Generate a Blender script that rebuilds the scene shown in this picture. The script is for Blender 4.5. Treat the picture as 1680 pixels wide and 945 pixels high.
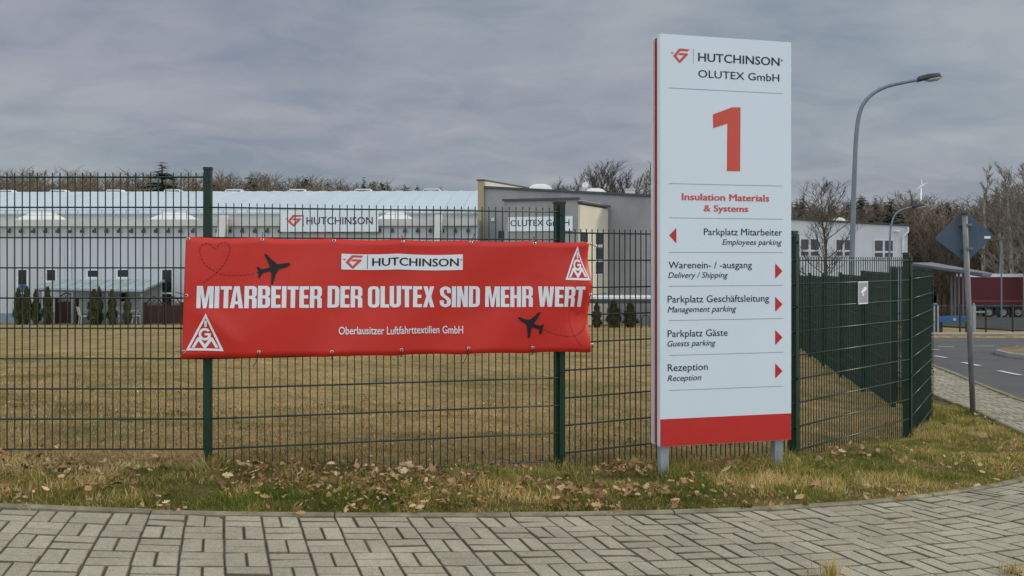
import bpy, bmesh, math, random
import numpy as np
from mathutils import Vector, Matrix
from mathutils.geometry import tessellate_polygon

random.seed(7)
rng = np.random.default_rng(11)
S = bpy.context.scene
for o in list(bpy.data.objects):
    bpy.data.objects.remove(o)
COL = S.collection
PI = math.pi

# ------------------------------------------------------------------ camera
F, CX, HY = 1700.0, 840.0, 427.0            # focal length in photo pixels, centre column, horizon row
cam = bpy.data.cameras.new('camera')
cam.sensor_width = 36.0
cam.lens = 36.0 * F / 1680.0
cam.shift_y = -(472.5 - HY) / 1680.0
cam.clip_start = 0.1
cam.clip_end = 9000
cam_ob = bpy.data.objects.new('camera', cam)
COL.objects.link(cam_ob)
cam_ob.location = (0, 0, 0)
cam_ob.rotation_euler = (PI / 2, 0, 0)
S.camera = cam_ob

# ------------------------------------------------------------------ sun and sky
SUN_DIR = Vector((0.88, 0.30, 0.42)).normalized()
sun = bpy.data.lights.new('sun', 'SUN')
sun.energy = 1.5
sun.angle = math.radians(10)
sun.color = (1.0, 0.87, 0.68)
sun_ob = bpy.data.objects.new('sun', sun)
COL.objects.link(sun_ob)
sun_ob.rotation_euler = SUN_DIR.to_track_quat('Z', 'Y').to_euler()

world = bpy.data.worlds.new('World')
S.world = world
world.use_nodes = True
wt = world.node_tree
for n in list(wt.nodes):
    wt.nodes.remove(n)


def WN(t, **kw):
    n = wt.nodes.new(t)
    for k, v in kw.items():
        setattr(n, k, v)
    return n


def wmath(op, a, b=None, clamp=False):
    n = WN('ShaderNodeMath', operation=op, use_clamp=clamp)
    for i, v in enumerate((a, b)):
        if v is None:
            continue
        if isinstance(v, (int, float)):
            n.inputs[i].default_value = v
        else:
            wt.links.new(v, n.inputs[i])
    return n.outputs[0]


tc = WN('ShaderNodeTexCoord')
sep = WN('ShaderNodeSeparateXYZ')
wt.links.new(tc.outputs['Generated'], sep.inputs[0])
dx_, dy_, dz_ = sep.outputs
zz = wmath('ADD', wmath('MAXIMUM', dz_, 0.0), 0.24)
comb = WN('ShaderNodeCombineXYZ')
wt.links.new(wmath('DIVIDE', dx_, zz), comb.inputs[0])
wt.links.new(wmath('DIVIDE', dy_, zz), comb.inputs[1])


def wnoise(scale, detail, rough, off=(0, 0, 0), sc=(1, 1, 1), dist=0.0):
    mp = WN('ShaderNodeMapping')
    mp.inputs['Location'].default_value = off
    mp.inputs['Scale'].default_value = sc
    wt.links.new(comb.outputs[0], mp.inputs[0])
    nz = WN('ShaderNodeTexNoise')
    nz.inputs['Scale'].default_value = scale
    nz.inputs['Detail'].default_value = detail
    nz.inputs['Roughness'].default_value = rough
    nz.inputs['Distortion'].default_value = dist
    wt.links.new(mp.outputs[0], nz.inputs[0])
    return nz.outputs[0]


n1 = wnoise(1.7, 4, 0.45, (3.1, 1.7, 0), (1.0, 1.1, 1), 0.5)
n2 = wnoise(5.2, 4, 0.55, (8.1, 4.2, 0), (0.9, 1.1, 1), 0.6)
n3 = wnoise(0.7, 2, 0.5, (1.3, 9.2, 0))
cl = wmath('ADD', wmath('MULTIPLY', n1, 0.58), wmath('MULTIPLY', n2, 0.42))
ramp = WN('ShaderNodeValToRGB')
ramp.color_ramp.elements[0].position = 0.38
ramp.color_ramp.elements[0].color = (2.12, 2.46, 3.00, 1)
ramp.color_ramp.elements[1].position = 0.63
ramp.color_ramp.elements[1].color = (3.30, 3.46, 3.82, 1)
wt.links.new(cl, ramp.inputs[0])
ramp2 = WN('ShaderNodeValToRGB')
ramp2.color_ramp.elements[0].position = 0.4
ramp2.color_ramp.elements[0].color = (0.97, 1.01, 1.0, 1)
ramp2.color_ramp.elements[1].position = 0.62
ramp2.color_ramp.elements[1].color = (1.015, 0.99, 1.02, 1)
wt.links.new(n3, ramp2.inputs[0])
tint = WN('ShaderNodeMix', data_type='RGBA', blend_type='MULTIPLY')
tint.inputs[0].default_value = 1.0
wt.links.new(ramp.outputs[0], tint.inputs[6])
wt.links.new(ramp2.outputs[0], tint.inputs[7])
sky = WN('ShaderNodeTexSky', sky_type='NISHITA')
sky.sun_disc = False
sky.sun_elevation = math.asin(SUN_DIR.z)
sky.sun_rotation = math.atan2(SUN_DIR.x, SUN_DIR.y)
mixs = WN('ShaderNodeMix', data_type='RGBA')
mixs.inputs[0].default_value = 0.93
wt.links.new(sky.outputs[0], mixs.inputs[6])
wt.links.new(tint.outputs[2], mixs.inputs[7])
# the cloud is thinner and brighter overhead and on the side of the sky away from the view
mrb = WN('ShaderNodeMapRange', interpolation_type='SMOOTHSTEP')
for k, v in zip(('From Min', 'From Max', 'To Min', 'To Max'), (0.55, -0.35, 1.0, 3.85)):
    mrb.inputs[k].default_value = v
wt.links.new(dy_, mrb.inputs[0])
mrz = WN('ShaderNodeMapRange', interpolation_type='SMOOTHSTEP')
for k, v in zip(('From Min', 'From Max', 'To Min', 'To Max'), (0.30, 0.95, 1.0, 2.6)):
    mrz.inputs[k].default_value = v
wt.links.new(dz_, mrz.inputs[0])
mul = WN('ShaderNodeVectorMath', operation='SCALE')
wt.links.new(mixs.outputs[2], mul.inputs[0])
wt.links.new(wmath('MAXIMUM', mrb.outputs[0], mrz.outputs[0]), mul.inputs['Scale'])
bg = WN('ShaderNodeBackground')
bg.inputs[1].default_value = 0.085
# the bright part of the sky is warmer
wrm = WN('ShaderNodeMix', data_type='RGBA')
mrw = WN('ShaderNodeMapRange')
for k, v in zip(('From Min', 'From Max', 'To Min', 'To Max'), (0.45, -0.2, 0.0, 1.0)):
    mrw.inputs[k].default_value = v
wt.links.new(dy_, mrw.inputs[0])
wt.links.new(mrw.outputs[0], wrm.inputs[0])
wrm.inputs[6].default_value = (1, 1, 1, 1)
wrm.inputs[7].default_value = (1.04, 1.0, 0.90, 1)
mlw = WN('ShaderNodeMix', data_type='RGBA', blend_type='MULTIPLY')
mlw.inputs[0].default_value = 1.0
wt.links.new(mul.outputs[0], mlw.inputs[6])
wt.links.new(wrm.outputs[2], mlw.inputs[7])
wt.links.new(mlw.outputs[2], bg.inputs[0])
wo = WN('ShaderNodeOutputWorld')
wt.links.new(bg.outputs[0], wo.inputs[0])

S.view_settings.view_transform = 'Standard'
S.view_settings.look = 'None'
S.view_settings.gamma = 1.0
S.view_settings.exposure = 0.40
S.cycles.max_bounces = 6
S.cycles.transparent_max_bounces = 12


# ------------------------------------------------------------------ helpers
def terrain(x, y):
    """Height of the ground; the camera is at z = 0."""
    x = np.asarray(x, float)
    y = np.asarray(y, float)
    yk = [-400, 4.4, 5.6, 6.85, 9, 12.6, 16, 22, 30, 36, 56, 100, 200, 6000]
    zk = [-1.52, -1.47, -1.405, -1.37, -1.45, -1.60, -1.78, -2.05, -2.36, -2.58, -3.4, -5.5, -8, -8]
    z = np.interp(y, yk, zk)
    fx = -0.045 * (np.clip(x, -6, 9) + 2)
    fade = np.clip((30 - y) / 18.0, 0, 1)
    fade = fade * fade * (3 - 2 * fade)
    return z + fx * fade


def T(x, y):
    return float(terrain(x, y))


def at(px, py, y):
    return Vector(((px - CX) / F * y, y, (HY - py) / F * y))


def hit(px, py):
    a, b = 1.0, 600.0
    f = lambda y: (HY - py) / F * y - T((px - CX) / F * y, y)
    y = a
    while y < b and f(y) > 0:
        y *= 1.02
    lo, hi = y / 1.02, y
    for _ in range(40):
        m = (lo + hi) / 2
        if f(m) > 0:
            lo = m
        else:
            hi = m
    x = (px - CX) / F * lo
    return Vector((x, lo, T(x, lo)))


def mat(name, rgb, rough=0.6, var=0.12, scale=4.0, bump=0.0, bscale=None, metal=0.0, spec=0.3, stretch=None, var2=None, trans=0.0):
    m = bpy.data.materials.new(name)
    m.use_nodes = True
    nt = m.node_tree
    b = nt.nodes['Principled BSDF']
    b.inputs['Roughness'].default_value = rough
    b.inputs['Metallic'].default_value = metal
    b.inputs['Specular IOR Level'].default_value = spec
    t = nt.nodes.new('ShaderNodeTexCoord')
    vec = t.outputs['Object']
    if stretch:
        mp = nt.nodes.new('ShaderNodeMapping')
        mp.inputs['Scale'].default_value = stretch
        nt.links.new(vec, mp.inputs[0])
        vec = mp.outputs[0]
    nz = nt.nodes.new('ShaderNodeTexNoise')
    nz.inputs['Scale'].default_value = scale
    nz.inputs['Detail'].default_value = 5
    nz.inputs['Roughness'].default_value = 0.6
    nt.links.new(vec, nz.inputs[0])
    cr = nt.nodes.new('ShaderNodeValToRGB')
    cr.color_ramp.elements[0].position = 0.3
    cr.color_ramp.elements[1].position = 0.7
    lo = var2 if var2 else tuple(c * (1 - var) for c in rgb)
    hi = tuple(min(1, c * (1 + var)) for c in rgb) if not var2 else rgb
    cr.color_ramp.elements[0].color = (*lo, 1)
    cr.color_ramp.elements[1].color = (*hi, 1)
    nt.links.new(nz.outputs[0], cr.inputs[0])
    nt.links.new(cr.outputs[0], b.inputs['Base Color'])
    if trans:
        b.inputs['Transmission Weight'].default_value = trans
    if bump:
        n2 = nt.nodes.new('ShaderNodeTexNoise')
        n2.inputs['Scale'].default_value = bscale or scale * 6
        n2.inputs['Detail'].default_value = 4
        nt.links.new(vec, n2.inputs[0])
        bp = nt.nodes.new('ShaderNodeBump')
        bp.inputs['Strength'].default_value = bump
        bp.inputs['Distance'].default_value = 0.02
        nt.links.new(n2.outputs[0], bp.inputs['Height'])
        nt.links.new(bp.outputs[0], b.inputs['Normal'])
    return m


def attr_mat(name, cols, rough=0.7, translucent=0.0):
    """Colour picked along a ramp by the per-blade / per-leaf attribute 'tint'."""
    m = bpy.data.materials.new(name)
    m.use_nodes = True
    nt = m.node_tree
    b = nt.nodes['Principled BSDF']
    b.inputs['Roughness'].default_value = rough
    b.inputs['Specular IOR Level'].default_value = 0.2
    a = nt.nodes.new('ShaderNodeAttribute')
    a.attribute_name = 'tint'
    cr = nt.nodes.new('ShaderNodeValToRGB')
    el = cr.color_ramp.elements
    el[0].position, el[0].color = 0.0, (*cols[0], 1)
    el[1].position, el[1].color = 1.0, (*cols[-1], 1)
    for i, c in enumerate(cols[1:-1], 1):
        e = el.new(i / (len(cols) - 1))
        e.color = (*c, 1)
    nt.links.new(a.outputs['Fac'], cr.inputs[0])
    nt.links.new(cr.outputs[0], b.inputs['Base Color'])
    if translucent:
        tr = nt.nodes.new('ShaderNodeBsdfTranslucent')
        nt.links.new(cr.outputs[0], tr.inputs[0])
        mx = nt.nodes.new('ShaderNodeMixShader')
        mx.inputs[0].default_value = translucent
        nt.links.new(b.outputs[0], mx.inputs[1])
        nt.links.new(tr.outputs[0], mx.inputs[2])
        nt.links.new(mx.outputs[0], nt.nodes['Material Output'].inputs[0])
    return m


def thing(name, label, cat, loc=(0, 0, 0), rz=0.0, group=None):
    o = bpy.data.objects.new(name, None)
    COL.objects.link(o)
    o.empty_display_size = 0.1
    o.location = loc
    o.rotation_euler = (0, 0, rz)
    o['label'] = label
    o['category'] = cat
    if group:
        o['group'] = group
    return o


def tag(o, label, cat, group=None, kind=None):
    if label:
        o['label'] = label
    if cat:
        o['category'] = cat
    if group:
        o['group'] = group
    if kind:
        o['kind'] = kind
    return o


def org_of(p):
    v = Vector((0, 0, 0))
    while p is not None:
        v += p.location
        p = p.parent
    return v


class MB:
    def __init__(self):
        self.v, self.f = [], []

    def add(self, vs, fs):
        b = len(self.v)
        self.v.extend([tuple(p) for p in vs])
        self.f.extend([tuple(i + b for i in f) for f in fs])
        return self

    def box(self, a, b):
        x0, y0, z0 = a
        x1, y1, z1 = b
        return self.add([(x0, y0, z0), (x1, y0, z0), (x1, y1, z0), (x0, y1, z0), (x0, y0, z1), (x1, y0, z1), (x1, y1, z1), (x0, y1, z1)],
                        [(3, 2, 1, 0), (4, 5, 6, 7), (0, 1, 5, 4), (1, 2, 6, 5), (2, 3, 7, 6), (3, 0, 4, 7)])

    def obox(self, o, u, n, u0, u1, d0, d1, z0, z1):
        """box in a frame: u along, n depth, z up, relative to o"""
        o, u, n = Vector(o), Vector(u), Vector(n)
        p = lambda a, b, c: o + u * a + n * b + Vector((0, 0, c))
        return self.add([p(u0, d0, z0), p(u1, d0, z0), p(u1, d1, z0), p(u0, d1, z0), p(u0, d0, z1), p(u1, d0, z1), p(u1, d1, z1), p(u0, d1, z1)],
                        [(3, 2, 1, 0), (4, 5, 6, 7), (0, 1, 5, 4), (1, 2, 6, 5), (2, 3, 7, 6), (3, 0, 4, 7)])

    def tube(self, pts, rad, n=6, cap=True):
        pts = [Vector(p) for p in pts]
        if isinstance(rad, (int, float)):
            rad = [rad] * len(pts)
        vs, fs = [], []
        up = None
        for i, p in enumerate(pts):
            d = (pts[min(i + 1, len(pts) - 1)] - pts[max(i - 1, 0)]).normalized()
            if up is None:
                up = Vector((0, 0, 1)) if abs(d.z) < 0.9 else Vector((1, 0, 0))
            a = d.cross(up).normalized()
            up = a.cross(d).normalized()
            for k in range(n):
                t = 2 * PI * k / n
                vs.append(p + (a * math.cos(t) + up * math.sin(t)) * rad[i])
        for i in range(len(pts) - 1):
            for k in range(n):
                k2 = (k + 1) % n
                fs.append((i * n + k, i * n + k2, (i + 1) * n + k2, (i + 1) * n + k))
        if cap:
            fs.append(tuple(range(n))[::-1])
            fs.append(tuple((len(pts) - 1) * n + k for k in range(n)))
        return self.add(vs, fs)

    def lathe(self, c, prof, n=16, cap=True):
        c = Vector(c)
        vs, fs = [], []
        for r, z in prof:
            for k in range(n):
                t = 2 * PI * k / n
                vs.append(c + Vector((r * math.cos(t), r * math.sin(t), z)))
        for i in range(len(prof) - 1):
            for k in range(n):
                k2 = (k + 1) % n
                fs.append((i * n + k, i * n + k2, (i + 1) * n + k2, (i + 1) * n + k))
        if cap:
            fs.append(tuple(range(n))[::-1])
            fs.append(tuple((len(prof) - 1) * n + k for k in range(n)))
        return self.add(vs, fs)

    def prism(self, poly, o, u, w, n, d0, d1):
        """polygon (a,b) in the frame o + u*a + w*b, from depth d0 to d1 along n"""
        o, u, w, n = Vector(o), Vector(u), Vector(w), Vector(n)
        k = len(poly)
        vs = [o + u * a + w * b + n * d0 for a, b in poly] + [o + u * a + w * b + n * d1 for a, b in poly]
        fs = [(i, (i + 1) % k, (i + 1) % k + k, i + k) for i in range(k)]
        tri = tessellate_polygon([[Vector((a, b, 0)) for a, b in poly]])
        fs += [tuple(t) for t in tri] + [tuple(i + k for i in t) for t in tri]
        return self.add(vs, fs)

    def build(self, name, m, parent=None, local=False, smooth=False):
        me = bpy.data.meshes.new(name)
        off = Vector((0, 0, 0)) if (local or parent is None) else org_of(parent)
        vs = self.v if off.length == 0 else [(p[0] - off.x, p[1] - off.y, p[2] - off.z) for p in self.v]
        me.from_pydata(vs, [], self.f)
        me.materials.append(m)
        if smooth:
            me.polygons.foreach_set('use_smooth', [True] * len(me.polygons))
        me.update()
        bm = bmesh.new()
        bm.from_mesh(me)
        bmesh.ops.recalc_face_normals(bm, faces=bm.faces)
        bm.to_mesh(me)
        bm.free()
        o = bpy.data.objects.new(name, me)
        COL.objects.link(o)
        if parent is not None:
            o.parent = parent
        return o


def np_mesh(name, v, f, m, tint=None, parent=None, smooth=False):
    """mesh from numpy arrays; f is (n,k) for one polygon size k"""
    me = bpy.data.meshes.new(name)
    nf, k = f.shape
    me.vertices.add(len(v))
    me.vertices.foreach_set('co', np.ascontiguousarray(v, dtype=np.float32).ravel())
    me.loops.add(nf * k)
    me.loops.foreach_set('vertex_index', np.ascontiguousarray(f, dtype=np.int32).ravel())
    me.polygons.add(nf)
    me.polygons.foreach_set('loop_start', np.arange(nf, dtype=np.int32) * k)
    if smooth:
        me.polygons.foreach_set('use_smooth', np.ones(nf, dtype=bool))
    me.materials.append(m)
    if tint is not None:
        a = me.attributes.new('tint', 'FLOAT', 'POINT')
        a.data.foreach_set('value', np.ascontiguousarray(tint, dtype=np.float32))
    me.update(calc_edges=True)
    me.validate()
    o = bpy.data.objects.new(name, me)
    COL.objects.link(o)
    if parent is not None:
        o.parent = parent
    return o


def copy_tree(o, loc=None, rz=None, scale=None, label=None, parent=None):
    c = o.copy()
    COL.objects.link(c)
    if parent is not None:
        c.parent = parent
    if loc is not None:
        c.location = loc
    if rz is not None:
        c.rotation_euler = (0, 0, rz)
    if scale is not None:
        c.scale = scale if not isinstance(scale, (int, float)) else (scale,) * 3
    if label:
        c['label'] = label
    for ch in list(o.children):
        copy_tree(ch, parent=c)
    return c


def catmull(pts, n=8):
    pts = [Vector(p) for p in pts]
    P = [pts[0] * 2 - pts[1]] + pts + [pts[-1] * 2 - pts[-2]]
    out = []
    for i in range(1, len(P) - 2):
        p0, p1, p2, p3 = P[i - 1:i + 3]
        for k in range(n):
            t = k / n
            out.append(0.5 * ((2 * p1) + (p2 - p0) * t + (2 * p0 - 5 * p1 + 4 * p2 - p3) * t * t + (3 * p1 - p0 - 3 * p2 + p3) * t ** 3))
    out.append(pts[-1])
    return out


def inpoly(x, y, poly):
    c = np.zeros(len(x), bool)
    n = len(poly)
    for i in range(n):
        x0, y0 = poly[i][:2]
        x1, y1 = poly[(i + 1) % n][:2]
        if y0 == y1:
            continue
        k = ((y0 > y) != (y1 > y)) & (x < (x1 - x0) * (y - y0) / (y1 - y0) + x0)
        c ^= k
    return c


# ------------------------------------------------------------------ flat lettering and marks (2-D shapes, later laid on a surface)
def fill2d(polys):
    """[(outer, [holes])] -> verts2d, faces"""
    V, Fc = [], []
    for outer, holes in polys:
        rings = [outer] + list(holes)
        flat = [p for r in rings for p in r]
        tri = tessellate_polygon([[Vector((p[0], p[1], 0)) for p in r] for r in rings])
        b = len(V)
        V += [(p[0], p[1]) for p in flat]
        Fc += [tuple(i + b for i in t) for t in tri]
    return V, Fc


_font_cap = None


def font2d(body, shear=0.0, bold=0.0, spacing=1.0, thin=0.0):
    """text -> list of layers of (verts2d, faces) in units of the cap height, starting at x = 0"""
    global _font_cap
    c = bpy.data.curves.new('text', 'FONT')
    o = bpy.data.objects.new('text', c)
    COL.objects.link(o)
    c.resolution_u = 3
    if _font_cap is None:
        c.body = 'H'
        me = bpy.data.meshes.new_from_object(o)
        _font_cap = max(v.co.y for v in me.vertices)
        bpy.data.meshes.remove(me)
    c.body = body
    c.shear = shear
    c.space_character = spacing
    c.offset = thin
    dg = bpy.context.evaluated_depsgraph_get()
    dg.update()
    me = bpy.data.meshes.new_from_object(o.evaluated_get(dg))
    V = np.array([(v.co.x, v.co.y) for v in me.vertices]) / _font_cap
    Fc = [tuple(p.vertices) for p in me.polygons]
    bpy.data.meshes.remove(me)
    bpy.data.objects.remove(o)
    bpy.data.curves.remove(c)
    V[:, 0] -= V[:, 0].min()
    layers = [(V, Fc)]
    if bold:
        for sx, sy in ((bold, 0), (-bold, 0), (bold * .5, bold * .45), (-bold * .5, -bold * .45)):
            layers.append((V + np.array((sx, sy)), Fc))
    return layers


class Face:
    """An upright flat frame in the place: o (lower left), u (unit, along), n (unit, towards the viewer)."""

    def __init__(self, o, u):
        self.o = Vector(o)
        self.u = Vector(u).normalized()
        self.n = Vector((self.u.y, -self.u.x, 0))

    def uv(self, px, py):
        d = Vector(((px - CX) / F, 1.0, (HY - py) / F))
        t = self.o.dot(self.n) / d.dot(self.n)
        p = d * t - self.o
        return p.dot(self.u), p.z

    def pt(self, u, w, d=0.0):
        return self.o + self.u * u + self.n * d + Vector((0, 0, w))

    def lay(self, mb, V, Fc, d):
        mb.add([self.pt(a, b, d) for a, b in V], Fc)

    def text(self, mb, body, xl, xr, yb, yc, d=0.0015, **kw):
        u0, w0 = self.uv(xl, yb)
        _, w1 = self.uv(xl, yc)
        u1, _ = self.uv(xr, yb)
        self.text_uv(mb, body, u0, u1, w0, w1 - w0, d, **kw)

    def text_uv(self, mb, body, u0, u1, w0, cap, d=0.0015, **kw):
        L = font2d(body, **kw)
        wd = L[0][0][:, 0].max()
        for i, (V, Fc) in enumerate(L):
            self.lay(mb, [(u0 + a / wd * (u1 - u0), w0 + b * cap) for a, b in V], Fc, d + i * 0.0002)


LOGO = [([(205, 97), (350, 100), (320, 127), (220, 127), (168, 188), (212, 235), (268, 176), (188, 176), (212, 150), (318, 150), (329, 163), (222, 270), (205, 270), (122, 190)], []),
        ([(88, 148), (133, 148), (112, 168)], [])]


def logo2d():
    """unit logo, 1 high"""
    V, Fc = fill2d(LOGO)
    return [((x - 88) / 173, (270 - y) / 173) for x, y in V], Fc


def arc(cx, cy, r0, r1, a0, a1, n=5):
    return [(cx + r0 * math.cos(math.radians(a0 + (a1 - a0) * i / n)), cy + r1 * math.sin(math.radians(a0 + (a1 - a0) * i / n))) for i in range(n + 1)]


# heavy condensed capitals, drawn as outlines on a unit cap height
def _glyphs():
    G = {}
    s = 0.19                                            # stem
    b = 0.15                                            # bar
    w = 0.50
    G['I'] = (s, [([(0, 0), (s, 0), (s, 1), (0, 1)], [])])
    G['T'] = (.46, [([(.135, 0), (.325, 0), (.325, .85), (.46, .85), (.46, 1), (0, 1), (0, .85), (.135, .85)], [])])
    G['E'] = (.40, [([(0, 0), (.40, 0), (.40, b), (s, b), (s, .44), (.37, .44), (.37, .44 + b), (s, .44 + b), (s, 1 - b), (.40, 1 - b), (.40, 1), (0, 1)], [])])
    G['L'] = (.38, [([(0, 0), (.38, 0), (.38, b), (s, b), (s, 1), (0, 1)], [])])
    G['H'] = (w, [([(0, 0), (s, 0), (s, .43), (w - s, .43), (w - s, 0), (w, 0), (w, 1), (w - s, 1), (w - s, .58), (s, .58), (s, 1), (0, 1)], [])])
    G['N'] = (w, [([(0, 0), (.17, 0), (.17, .55), (.30, 0), (w, 0), (w, 1), (.33, 1), (.33, .45), (.20, 1), (0, 1)], [])])
    G['M'] = (.68, [([(0, 0), (.17, 0), (.17, .66), (.275, 0), (.405, 0), (.51, .66), (.51, 0), (.68, 0), (.68, 1), (.44, 1), (.34, .38), (.24, 1), (0, 1)], [])])
    G['W'] = (.76, [([(.10, 0), (.30, 0), (.38, .58), (.46, 0), (.66, 0), (.76, 1), (.57, 1), (.545, .42), (.47, 1), (.29, 1), (.215, .42), (.19, 1), (0, 1)], [])])
    G['X'] = (.52, [([(0, 0), (.19, 0), (.26, .30), (.33, 0), (.52, 0), (.37, .52), (.50, 1), (.31, 1), (.26, .74), (.21, 1), (.02, 1), (.15, .52)], [])])
    G['A'] = (.54, [([(0, 0), (.18, 0), (.20, .18), (.34, .18), (.36, 0), (.54, 0), (.38, 1), (.16, 1)], [[(.215, .32), (.325, .32), (.27, .78)]])])
    o = .51
    outer = arc(.19, .19, .19, .19, 180, 270) + arc(o - .19, .19, .19, .19, 270, 360) + arc(o - .19, .81, .19, .19, 0, 90) + arc(.19, .81, .19, .19, 90, 180)
    hole = arc(.235, .19, .055, .055, 180, 270) + arc(o - .235, .19, .055, .055, 270, 360) + arc(o - .235, .81, .055, .055, 0, 90) + arc(.235, .81, .055, .055, 90, 180)
    G['O'] = (o, [(outer, [hole])])
    G['U'] = (.50, [(arc(.19, .19, .19, .19, 180, 270) + arc(.31, .19, .19, .19, 270, 360) + [(.50, 1), (.31, 1)] + arc(.25, .19, .06, .05, 0, -180) + [(.19, 1), (0, 1)], [])])
    G['D'] = (.51, [([(0, 0)] + arc(.32, .19, .19, .19, 270, 360) + arc(.32, .81, .19, .19, 0, 90) + [(0, 1)], [[(s, .14)] + arc(.265, .19, .055, .05, 270, 360) + arc(.265, .81, .055, .05, 0, 90) + [(s, .86)]])])
    G['R'] = (.51, [([(0, 0), (s, 0), (s, .42), (.26, .42)] + arc(.26, .36, .06, .06, 90, 0, 3) + [(.32, 0), (.51, 0), (.51, .36)] + arc(.40, .38, .11, .11, 0, 70, 3) + arc(.38, .62, .13, .12, -60, 0, 3) + arc(.35, .84, .16, .16, 0, 90) + [(0, 1)],
                      [[(s, .56)] + arc(.27, .61, .05, .05, 270, 360, 3) + arc(.27, .81, .05, .05, 0, 90, 3) + [(s, .86)]])])
    G['B'] = (.51, [([(0, 0)] + arc(.35, .17, .16, .17, 270, 360) + arc(.39, .40, .12, .11, 0, 70, 3) + arc(.38, .64, .125, .11, -60, 0, 3) + arc(.345, .84, .16, .16, 0, 90) + [(0, 1)],
                      [[(s, .14)] + arc(.27, .19, .05, .05, 270, 360, 3) + arc(.27, .38, .05, .05, 0, 90, 3) + [(s, .43)], [(s, .57)] + arc(.265, .62, .05, .05, 270, 360, 3) + arc(.265, .81, .05, .05, 0, 90, 3) + [(s, .86)]])])
    # S as a thick stroke along a centre line
    cl_ = [(.41, .68)] + [(.41, .80)] + arc(.25, .80, .16, .125, 0, 180, 8)[1:] + [(.09, .72)] + [(.11, .62), (.20, .53), (.32, .44), (.405, .34), (.41, .25)] + arc(.25, .20, .16, .125, 0, -180, 8) + [(.09, .33)]
    L, Rr = [], []
    for i, p in enumerate(cl_):
        a = cl_[max(i - 1, 0)]
        c = cl_[min(i + 1, len(cl_) - 1)]
        dx, dy = c[0] - a[0], c[1] - a[1]
        l = math.hypot(dx, dy)
        hw = .092 if abs(dy) > abs(dx) else .075
        L.append((p[0] - dy / l * hw, p[1] + dx / l * hw))
        Rr.append((p[0] + dy / l * hw, p[1] - dx / l * hw))
    # strip of quads, no self overlap
    G['S'] = (.50, ('strip', L, Rr))
    return G


GLY = _glyphs()


def heavy2d(body, gap=0.045, space=0.20):
    V, Fc, x, prev = [], [], 0.0, ' '
    for ch in body:
        if ch == ' ':
            x += space
            prev = ch
            continue
        x -= {'TA': .11, 'UT': .01, 'RT': .02, 'LU': .02}.get(prev + ch, 0)
        prev = ch
        w, sh = GLY[ch]
        if isinstance(sh, tuple):
            _, L, Rr = sh
            b = len(V)
            V += [(p[0] + x, p[1]) for p in L] + [(p[0] + x, p[1]) for p in Rr]
            n = len(L)
            Fc += [(b + i, b + i + 1, b + n + i + 1, b + n + i) for i in range(n - 1)]
        else:
            v, f = fill2d(sh)
            b = len(V)
            V += [(p[0] + x, p[1]) for p in v]
            Fc += [tuple(i + b for i in t) for t in f]
        x += w + gap
    return np.array(V), Fc, x - gap


# ------------------------------------------------------------------ materials
M = {}
M['fence'] = mat('fence_green', (0.006, 0.025, 0.017), 0.36, 0.25, 3, spec=0.42)
M['post'] = mat('post_green', (0.009, 0.034, 0.021), 0.42, 0.2, 6, spec=0.28)
M['bolt'] = mat('dark_bolt', (0.02, 0.03, 0.03), 0.4)
M['banner'] = mat('red_vinyl', (0.56, 0.028, 0.018), 0.38, 0.06, 2.5, spec=0.32, bump=0.22, bscale=5)
M['bwhite'] = mat('printed_white', (0.74, 0.77, 0.80), 0.4, 0.03, 3, spec=0.4)
M['bblack'] = mat('printed_black', (0.012, 0.012, 0.016), 0.45, 0.1)
M['bdash'] = mat('printed_dark_red', (0.20, 0.012, 0.012), 0.5, 0.1)
M['navy'] = mat('printed_navy', (0.012, 0.020, 0.045), 0.5, 0.1)
M['logo_red'] = mat('printed_logo_red', (0.60, 0.085, 0.060), 0.5, 0.06)
M['sign_white'] = mat('sign_white', (0.67, 0.745, 0.80), 0.38, 0.025, 1.2, spec=0.35)
M['sign_edge'] = mat('sign_edge_white', (0.62, 0.63, 0.66), 0.4, 0.04, 2)
M['sign_red'] = mat('sign_red', (0.52, 0.030, 0.024), 0.4, 0.06, 2)
M['core_red'] = mat('sign_core_red', (0.30, 0.008, 0.014), 0.4, 0.06, 2)
M['rule'] = mat('sign_rule_grey', (0.22, 0.27, 0.31), 0.6)
M['galv'] = mat('galvanised_steel', (0.33, 0.365, 0.40), 0.5, 0.2, 12, metal=0.25, spec=0.5, stretch=(1, 1, .3))
M['galv_dark'] = mat('weathered_steel', (0.13, 0.14, 0.15), 0.55, 0.25, 14, metal=0.2, stretch=(1, 1, .3))
M['galv_pole'] = mat('weathered_pole', (0.165, 0.168, 0.17), 0.6, 0.3, 10, metal=0.1, stretch=(1, 1, .4))
M['lamp_pole'] = mat('lamp_pole_steel', (0.165, 0.20, 0.235), 0.5, 0.2, 8, metal=0.2, stretch=(1, 1, .3))
M['eyelet'] = mat('eyelet_metal', (0.62, 0.60, 0.56), 0.35, 0.1, metal=0.6)
M['tie'] = mat('cable_tie_black', (0.01, 0.01, 0.01), 0.5)
M['lamp_dark'] = mat('lamp_dark_plastic', (0.035, 0.045, 0.055), 0.4)
M['lamp_lens'] = mat('lamp_lens', (0.42, 0.42, 0.38), 0.25)
M['plate_back'] = mat('plate_back_grey', (0.060, 0.088, 0.125), 0.5, 0.12, 5)
M['wall_white'] = mat('white_cladding', (0.48, 0.505, 0.54), 0.6, 0.05, 1.5, stretch=(3, 3, .3))
M['roof_white'] = mat('pale_roof', (0.46, 0.53, 0.57), 0.45, 0.05, 0.4, stretch=(2, .3, .3))
M['fascia'] = mat('pale_fascia', (0.52, 0.52, 0.50), 0.6, 0.08, 1)
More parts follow.
